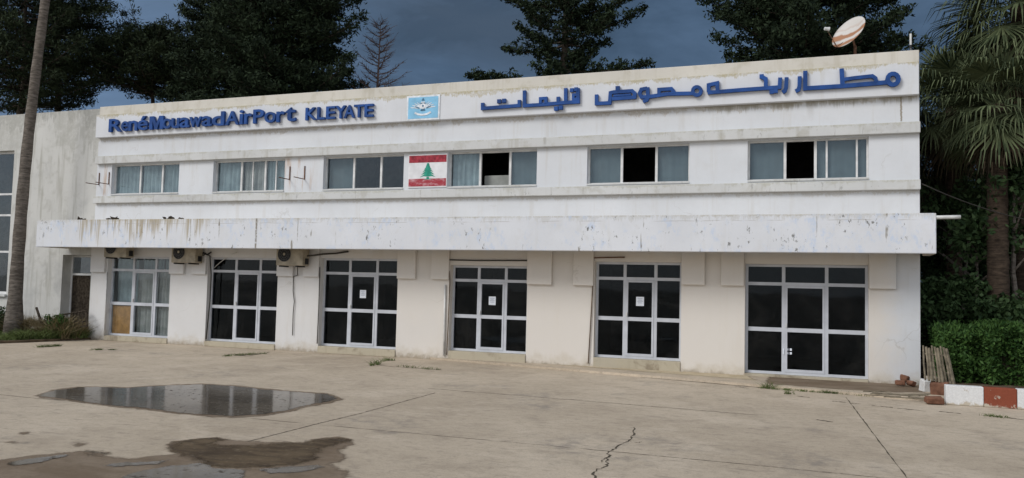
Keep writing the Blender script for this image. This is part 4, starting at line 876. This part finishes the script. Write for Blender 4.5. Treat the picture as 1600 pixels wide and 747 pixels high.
# ------------------------------------------------------------------ fan palms
def fan_palm(label, base, h, seed, n_green=34, n_dead=16, R=1.15, trunk=(.26, .22), mat='palm', tmat='darkpalmbark', lean=(0, 0), group='fan palms right of the terminal', skirt=1.6, path=None):
    rs = np.random.RandomState(seed); base = np.array(base, float); o = empty('fan_palm', base, label, 'palm tree', group)
    tk = MB(); zs = np.linspace(0, h, 28)
    tp = path or (lambda z: base+np.array([lean[0]*(z/h)**1.3, lean[1]*z/h, z]))
    rr = [(trunk[0]+(trunk[1]-trunk[0])*min(1, z/(h*.55)))*(1+.55*max(0, 1-z/2.4)**2) for z in zs]; rr = [r_*(1+.04*((i % 2)*2-1)) for i, r_ in enumerate(rr)]
    tk.tube([tp(z) for z in zs], rr, 12); obj('trunk', tk, M[tmat], o, smooth=True)
    top = tp(h)
    def fronds(name, n, elo, ehi, mat, droop, Rr, pet):
        quads = []
        st = MB()
        for i in range(n):
            az = i*2.39996+rs.uniform(-.3, .3); el = elo+(ehi-elo)*((i+rs.random())/n); d = np.array([math.cos(az)*math.cos(el), math.sin(az)*math.cos(el), math.sin(el)])
            pl = pet*rs.uniform(.75, 1.2); s0 = top+np.array([0, 0, rs.uniform(-.25, .15)]); c = s0+d*pl+np.array([0, 0, -.12*pl*pl]); dd = d+np.array([0, 0, -.35]); dd /= np.linalg.norm(dd)
            st.tube([s0, (s0+c)/2+np.array([0, 0, .04]), c], [.022, .018, .012], 4)
            sd_ = np.cross(dd, [0, 0, 1.0]); sd_ /= np.linalg.norm(sd_)+1e-9; up_ = np.cross(sd_, dd); r1 = Rr*rs.uniform(.8, 1.15); m_ = 34
            for j in range(m_):
                a = (j/(m_-1)-.5)*R_(225)+rs.uniform(-.04, .04); v = dd*math.cos(a)+sd_*math.sin(a); nn = -dd*math.sin(a)+sd_*math.cos(a); l_ = r1*(.72+.28*math.cos(a*.8))*rs.uniform(.88, 1.08)
                fold = up_*(.10*math.cos(a*6.0)); p0 = c; p1 = c+(v+fold*.6)*l_*.55+np.array([0, 0, -.06*l_*droop]); p2 = c+v*l_*.86+np.array([0, 0, -.13*l_*droop]); p3 = c+v*l_*1.04+np.array([0, 0, (-.24-rs.uniform(0, .36))*l_*droop])
                w1 = .020*l_+.008; w2 = w1*.6
                quads += [p0-nn*.008, p1-nn*w1, p1+nn*w1, p0+nn*.008, p1-nn*w1, p2-nn*w2, p2+nn*w2, p1+nn*w1, p2-nn*w2, p3-nn*.003, p3+nn*.003, p2+nn*w2]
        leaf_obj(name, np.array(quads), mat, o); return st
    s1 = fronds('crown', n_green, R_(-38), R_(82), M[mat], 1.0, R, R*.95)
    obj('petioles', s1, M['palm'], o)
    if n_dead:
        s2 = fronds('dead_frond_skirt', n_dead, R_(-86), R_(-48), M['deadfrond'], .6, R*.9, R*.75*skirt/1.6); obj('dead_petioles', s2, M['deadfrond'], o)
    return o
def palm_at(x, y, Y, z0=.3): q = P(x, y, Y); return (q[0], Y, z0), q[2]-z0
(bs, h) = palm_at(1489, 168, 5.0); fan_palm('fan palm whose round crown touches the right roof corner', bs, h, 21, 46, 9, 1.12, (.24, .2))
(bs, h) = palm_at(1557, 165, 2.3); fan_palm('fan palm with thick straight trunk and hanging brown skirt behind the hedge', bs, h, 22, 40, 12, .92, (.27, .24))
(bs, h) = palm_at(1592, 12, 5.0); fan_palm('tallest fan palm with long dead fronds at the right picture edge', bs, h, 23, 50, 24, 1.3, (.26, .22), skirt=2.2)
(bs, h) = palm_at(1470, 258, 6.5); fan_palm('low fan palm half hidden behind the right wall corner', bs, h, 24, 34, 8, .9, (.22, .2))
(bs, h) = palm_at(1538, 112, 9.5); fan_palm('slender fan palm farther back between the tall palm and the corner palm', bs, h, 25, 32, 8, 1.05, (.2, .18))

# leaning palm trunk in front of the wing
lb = P(21, 513, -1.3); lt = P(71, 0, -1.3); lm = P(45, 200, -1.3)
def lean_path(z):
    t = (z+.1)/(lt[2]+.1); b0 = np.array([lb[0], -1.3, .0]); bend = np.array([-.19*math.sin(min(t, 1.0)*math.pi), 0, 0])
    return b0+np.array([(lt[0]-lb[0])*t, 0, z])+bend
fan_palm('very tall leaning palm with slim grey trunk in front of the wing', (lb[0], -1.3, 0), 18.5, 26, 40, 14, 1.3, (.215, .145), tmat='palmbark', group=None, path=lean_path)

# ------------------------------------------------------------------ right bed: soil, kerb, hedge, shrubs
sb = MB(); sb.slab([(6.72, .3), (6.72, 45), (60, 45), (60, -2.55), (7.15, -2.72), (7.0, -1.2)], .002, .28); o = struct('soil', sb, M['soil'])
sb = MB(); sb.slab([(-60, 9.3), (6.66, 9.3), (6.66, 60), (-60, 60)], .002, .03); struct('soil', sb, M['soil'])
ke = empty('painted_kerb', (9, -2.9, 0), 'low concrete kerb painted in white and red-brown blocks beside the hedge', 'kerb')
kx = [6.98, 7.46, 8.02, 8.70, 9.40, 10.1, 10.8, 11.5, 12.2, 13.0, 14.0, 15.0]; kx[0] = P(1477, 620, -2.93)[0]; kx[1] = P(1537, 620, -2.93)[0]; kx[2] = P(1589, 620, -2.93)[0]; kx[3] = kx[2]+.7
for j in range(4, 12): kx[j] = kx[3]+.65*(j-3)
for j in range(11):
    m_ = MB(); m_.box(kx[j]+.003, kx[j+1]-.003, -2.96, -2.74, .002, .385); obj('kerb_block', m_, M['kerb_white'] if j % 2 == 0 else M['kerb_red'], ke, bevel=.015)
# broken kerb end and loose bricks
def brick(name, x, y, z, s, rz, rx, mat, label, cat='brick'):
    rg = random.Random(int(x*97+y*31)); m_ = MB(); V = []
    for sx in (-1, 1):
        for sy in (-1, 1):
            for sz in (-1, 1): V.append((sx*s[0]/2*(1+rg.uniform(-.18, .1)), sy*s[1]/2*(1+rg.uniform(-.18, .1)), sz*s[2]/2*(1+rg.uniform(-.2, .1))))
    m_.add(V, [(0, 1, 3, 2), (4, 6, 7, 5), (0, 4, 5, 1), (2, 3, 7, 6), (0, 2, 6, 4), (1, 5, 7, 3)])
    o = obj(name, m_, mat, None); o.location = (x, y, z); o.rotation_euler = (rx, 0, rz)
    bv = o.modifiers.new('bevel', 'BEVEL'); bv.width = .02; bv.segments = 1
    return tag(o, label, cat)
q = G(1452, 617); brick('kerb_stone', q[0], q[1]+.15, .16, (.30, .26, .30), .3, .05, M['kerb_white'], 'loose white painted kerb stone at the broken kerb end', 'kerb stone')
q = G(1466, 622); brick('broken_kerb', q[0]+.05, q[1]+.12, .17, (.34, .26, .32), -.25, .1, M['brick'], 'broken red brick core at the end of the painted kerb', 'kerb stone')
q = G(1460, 632); brick('brick', q[0], q[1], .085, (.34, .22, .13), .2, .12, M['brick'], 'red brick lying in front of the broken kerb end')
for k, (x, y, s, lab) in enumerate([(1408, 606, .22, 'broken brick nearest the right door in the rubble heap'), (1417, 603, .25, 'brick on top of the rubble heap by the wall corner'), (1426, 607, .20, 'dark brick lump at the right of the rubble heap')]):
    q = G(x, y, .06); brick('brick', q[0], q[1]+.3, .145+.07*(k == 1), (s, s*.7, s*.55), k*1.1, .2*k, M['brick'], lab)
q = G(1441, 598); brick('stone_block', q[0]+.02, -.25, .18, (.26, .3, .30), .1, 0, M['rubble'], 'pale concrete lump against the foot of the right wall corner', 'stone')
# leaning rack of grey wooden slats
pr = empty('slat_rack', (6.95, -1.9, .3), 'weathered panel of grey upright wooden slats leaning beside the right wall corner', 'slat panel')
for j in range(9):
    x = 1444+j*4.4; b0 = P(x+3.4*j*.35+2, 594+j*.9, -1.75); t0 = P(x-1.5+j*.1, 540+(j % 3)*2+(1 if j > 5 else 0), -1.45)
    m_ = MB(); w_ = .019+.007*((j*7) % 3); m_.tube([b0, (b0+t0)/2+np.array([.01*((j*5) % 3-1), 0, 0]), t0], [w_, w_, w_*.9], 4); obj('slat', m_, M['slat'], pr)
for (xa, ya, xb, yb) in ((1445, 553, 1478, 556), (1449, 580, 1484, 584)):
    m_ = MB(); m_.tube([P(xa, ya, -1.50), P(xb, yb, -1.50)], .02, 4); obj('cross_rail', m_, M['slat'], pr)
# hedge
hg = empty('hedge', (11, .4, .28), 'clipped bright green leafy hedge behind the painted kerb', 'hedge'); rs = np.random.RandomState(8)
hx0, hx1, hy0, hy1, hz1 = 6.98, 15.0, -1.2, .9, 1.36
core = MB(); core.box(hx0+.25, hx1-.25, hy0+.28, hy1-.28, .285, hz1-.28); obj('dark_core', core, M['debris'], hg)  # plain dark box added inside the hedge to block the view through
n = 22000; C = []
u = rs.random((n, 3)); fc = rs.random(n)
px_ = hx0+(hx1-hx0)*u[:, 0]; nzv = .12*np.sin(px_*3.1+1)+.10*np.sin(px_*7.7)+.07*np.sin(px_*13.0+2)
X_ = px_; Y_ = np.where(fc < .55, hy0+.22*rs.random(n)**1.5+nzv*.8, hy0+(hy1-hy0)*u[:, 1]); Z_ = np.where(fc < .55, .30+(hz1-.30)*u[:, 2], hz1-.20*rs.random(n)**1.5+nzv*.9+.05*np.sin(px_*23))
Y_ = Y_+.08*np.sin(Z_*9+px_*4); e = fc > .93; X_ = np.where(e, hx0+.15*rs.random(n), X_); Z_ = np.where(e, .3+(hz1-.3)*u[:, 2], Z_)
C = np.stack([X_, Y_, Z_], 1); V = leaf_cloud(rs, C, np.tile([0, -.35, .6], (n, 1)), .07, 2, .10, .052, .5); leaf_obj('foliage', V, M['hedge'], hg)
sp = np.stack([hx0+(hx1-hx0)*rs.random(700), hy0+.1+(hy1-hy0)*rs.random(700), np.full(700, hz1+.02)], 1); sp[:, 2] += .10*np.sin(sp[:, 0]*3.1+1)*.55+.1*rs.random(700)
V = leaf_cloud(rs, sp, np.tile([0, 0, 1.0], (700, 1)), .10, 10, .13, .035, .8, 1.7); leaf_obj('sprigs', V, M['hedge'], hg)

def shrub(label, x, y, z0, size, n, seed, mat='bush', ln=.16, wd_=.085, stems=3, name='shrub', group='dark shrubs under the palms'):
    rs = np.random.RandomState(seed); o = empty(name, (x, y, z0), label, 'shrub', group); m_ = MB(); rx, ry, rz = size; ends = []
    for j in range(stems*4):
        a = rs.uniform(0, 6.28); e = np.array([x+rx*.75*math.cos(a)*rs.random()**.5, y+ry*.75*math.sin(a)*rs.random()**.5, z0+rz*(.35+.6*rs.random())]); b0 = np.array([x+.1*math.cos(a), y+.1*math.sin(a), z0])
        m_.tube([b0, b0*.5+e*.5+np.array([0, 0, .15*rz]), e], [.045, .03, .01], 5); ends.append(e)
    obj('stems', m_, M['bark'], o)
    ncl = max(24, int(n/140)); cl = rand_unit(rs, ncl)*(rs.random(ncl)[:, None]**.35); cl = np.array([x, y, z0+rz*.52])+cl*np.array([rx, ry, rz*.5]); cl = np.concatenate([cl, np.array(ends)])
    V = leaf_cloud(rs, cl, np.tile([0, -.2, .4], (len(cl), 1)), .38*min(rx, rz)*rs.uniform(.5, 1.1, len(cl)), n//len(cl), ln, wd_, .4); leaf_obj('foliage', V, M[mat], o); return o
shrub('round dark shrub directly behind the left end of the hedge', 7.75, 2.2, .28, (1.1, .8, 2.2), 9000, 31)
shrub('broad dark shrub behind the hedge between the two palm trunks', 9.3, 2.0, .28, (1.5, .7, 1.75), 10000, 32)
shrub('dark shrub behind the hedge at the right picture edge', 11.2, 2.4, .28, (1.3, .8, 1.9), 9000, 33)
shrub('tall laurel-like bush against the right wall end', 8.6, 6.4, .28, (1.5, 1.2, 5.0), 13000, 34, ln=.2, wd_=.09)
shrub('tall dark bush beyond the thick palm trunk', 11.0, 8.5, .28, (2.2, 1.5, 5.6), 13000, 35, ln=.2, wd_=.09)
shrub('large dark thicket bush deep behind the palms', 14.5, 12.5, .28, (3.4, 2.0, 7.0), 15000, 36, ln=.24, wd_=.11)
shrub('dark thicket bush beyond the corner palm', 9.8, 13.5, .28, (2.8, 2.0, 6.6), 14000, 37, ln=.24, wd_=.11)
shrub('large dark thicket bush at the far right behind the tallest palm', 17.5, 10.5, .28, (3.0, 1.8, 6.8), 12000, 38, ln=.24, wd_=.11)
for k, (x, Y, h, r_, lab) in enumerate([(1527, 3.0, 3.6, .05, 'thin pale bare trunk left of the thick palm trunk'), (1585, 2.6, 5.0, .085, 'grey slender trunk right of the thick palm trunk'), (1508, 4.4, 4.4, .06, 'thin dark trunk deep in the thicket')]):
    q = P(x, 400, Y); m_ = MB(); rg = random.Random(k); b0 = np.array([q[0], Y, .28]); o = empty('young_tree', b0, lab, 'tree', 'slim trunks among the palms')
    m_.tube([b0+np.array([rg.uniform(-.08, .08), 0, h*t]) for t in np.linspace(0, 1, 7)], np.linspace(r_, r_*.4, 7), 7)
    for j in range(6):
        s0 = b0+np.array([0, 0, h*rg.uniform(.5, .95)]); a = rg.uniform(0, 6.28); m_.tube([s0, s0+np.array([.8*math.cos(a), .8*math.sin(a), .7])], [.03, .01], 5)
    obj('trunk', m_, M['palmbark'], o); rs = np.random.RandomState(k+90); cl = b0+np.array([0, 0, h])+rand_unit(rs, 26)*np.array([1.2, 1.2, .9])*rs.random((26, 1)); leaf_obj('crown', leaf_cloud(rs, cl, np.tile([0, 0, .5], (26, 1)), .45, 60, .2, .09, .4), M['bush'], o)

# ------------------------------------------------------------------ left planting bed
bed = [(-45, WY-.005), (-45, -6.0), (-22, -5.2), (-19.4, -3.6), (-18.9, -2.0), (-18.72, -.6), (-18.66, -.01), (-18.9, WY-.005)]
sb = MB(); sb.slab([(p[0], p[1]) for p in bed][::-1], .002, .07); struct('planting_bed', sb, M['soil'])
def blades(rs, C, h, w, lean=.5, k=6):
    m_ = len(C); C = np.repeat(C, k, 0)+np.concatenate([rs.normal(size=(m_*k, 2))*.035, np.zeros((m_*k, 1))], 1); H = (np.repeat(np.broadcast_to(h, (m_,)), k)*rs.uniform(.4, 1.2, m_*k))[:, None]
    d = rs.normal(size=(m_*k, 3))*lean; d[:, 2] = 1; a = rs.uniform(0, 6.28, m_*k); b_ = np.stack([np.cos(a), np.sin(a), a*0], 1)*w
    mid = C+d*H*.5; tip = C+d*H*np.array([1.5, 1.5, .95])
    return np.concatenate([np.stack([C-b_, C+b_, mid+b_*.8, mid-b_*.8], 1).reshape(-1, 3), np.stack([mid-b_*.8, mid+b_*.8, tip+b_*.1, tip-b_*.1], 1).reshape(-1, 3)])
rs = np.random.RandomState(4); N = 2600
bx_ = -18.6-rs.random(N)**1.2*9.0; by_ = -.05-rs.random(N)*4.6; ok = by_ > -.25-np.minimum(4.8, (-18.55-bx_)*3.0); C = np.stack([bx_[ok], by_[ok], np.full(ok.sum(), .06)], 1)
hh = .12+.20*(np.sin(C[:, 0]*1.9)*.5+.5)*(C[:, 1] > -2.2)+.08*rs.random(len(C)); o = leaf_obj('grass', blades(rs, C, hh, .010, .6, 9), M['grass'], None, (-21, -2, 0)); tag(o, kind='stuff', label='low green grass and weeds covering the bed in front of the wing', cat='grass')
N = 1100; C = np.stack([-18.75-rs.random(N)*4.2, -.15-rs.random(N)*.9, np.full(N, .06)], 1); o = leaf_obj('dry_weeds', blades(rs, C, .46+.28*np.sin(C[:, 0]*3)*np.cos(C[:, 0]*7), .016, .5, 9), M['drygrass'], None, (-20, -1, 0)); tag(o, kind='stuff', label='tall straw-coloured dry weeds along the foot of the wing wall', cat='weeds')
shrub('small green bush at right foot of the leaning palm', lb[0]+1.35, -.75, .06, (.55, .4, .75), 1500, 41, 'hedge', .11, .05, 2, group=None)
shrub('leafy green bush at left foot of the leaning palm', lb[0]-1.3, -.9, .06, (.8, .5, .95), 2200, 42, 'bush', .12, .05, 2, group=None)
# old metal grate leaning at the side door, post, rotten stump lumps
gt = empty('metal_grate', (-19.9, -.25, .1), 'rusty dark metal grating leaning in front of the recessed side doorway', 'grate')
c00, c10, c01, c11 = P(92, 512, -.45), P(136, 510, -.45), P(93, 492.5, -.2), P(134, 486, -.2)
m_ = MB()
for a_, b_ in ((c00, c01), (c10, c11), (c01+(c01-c11)*.12, c11), (c00, c10)): m_.tube([a_, b_], .03, 5)
obj('frame', m_, M['debris'], gt); m_ = MB()
for t in np.linspace(.14, .86, 6): m_.tube([c00+(c10-c00)*t, c01+(c11-c01)*t], .014, 4)
for t in (.35, .68): m_.tube([c00+(c01-c00)*t, c10+(c11-c10)*t], .014, 4)
obj('bars', m_, M['debris'], gt)
m_ = MB(); m_.tube([P(66, 508, -.6), P(57, 481, -.4)], .045, 6); tag(obj('leaning_post', m_, M['debris'], None, P(66, 508, -.6)), 'short dark post leaning against the wing wall right of the palm', 'post')
for k, (x, y, lab) in enumerate([(41, 518, 'orange-brown stone in the weeds just right of the palm foot'), (57, 511, 'orange-brown stone in the weeds under the leaning post')]):
    q = P(x, y, -.9); brick('stone', q[0], -.9, .22, (.36, .3, .42), k, .2, M['rubble'], lab, 'stone')

# weeds in pavement cracks
rs = np.random.RandomState(6); C = []; hs = []
for (xa, ya, xb, yb, n_, h_) in [(580, 572, 592, 569, 14, .16), (600, 566, 606, 563, 8, .12), (612, 564, 620, 563, 4, .08), (625, 573, 700, 580, 16, .07), (350, 557, 415, 553, 40, .07), (60, 543, 92, 541, 40, .08), (145, 547, 160, 547, 14, .06), (172, 547, 182, 547, 8, .05), (1186, 606, 1210, 608, 12, .16), (1190, 607, 1330, 617, 60, .05), (1290, 614, 1340, 617, 30, .07), (1232, 616, 1236, 616, 6, .10), (1330, 617, 1450, 626, 50, .05), (1440, 606, 1472, 612, 60, .2), (1540, 650, 1572, 653, 16, .05), (980, 574, 990, 576, 0, .1)]:
    for j in range(n_):
        t = rs.random(); q = G(xa+(xb-xa)*t, ya+(yb-ya)*t); C.append((q[0]+rs.normal()*.03, q[1]+rs.normal()*.04, .002)); hs.append(h_)
o = leaf_obj('weeds', blades(rs, np.array(C), np.array(hs), .006, .7, 7), M['grass'], None, (0, -1, 0)); tag(o, kind='stuff', label='small green weeds sprouting from the pavement cracks and kerb edge', cat='weeds')
m_ = MB()
for j in range(26):
    x = rs.uniform(1340, 1450); y = 612+(x-1340)*.085+rs.uniform(-3, 5); q = G(x, y, .07); a = rs.uniform(-.4, .4); L = rs.uniform(.15, .6); m_.tube([q, q+np.array([L*math.cos(a), L*math.sin(a), .01])], .010, 4)
tag(obj('dry_sticks', m_, M['slat'], None, G(1400, 618)), 'scatter of dry sticks and straw on the pavement by the rubble', 'sticks', kind='stuff')
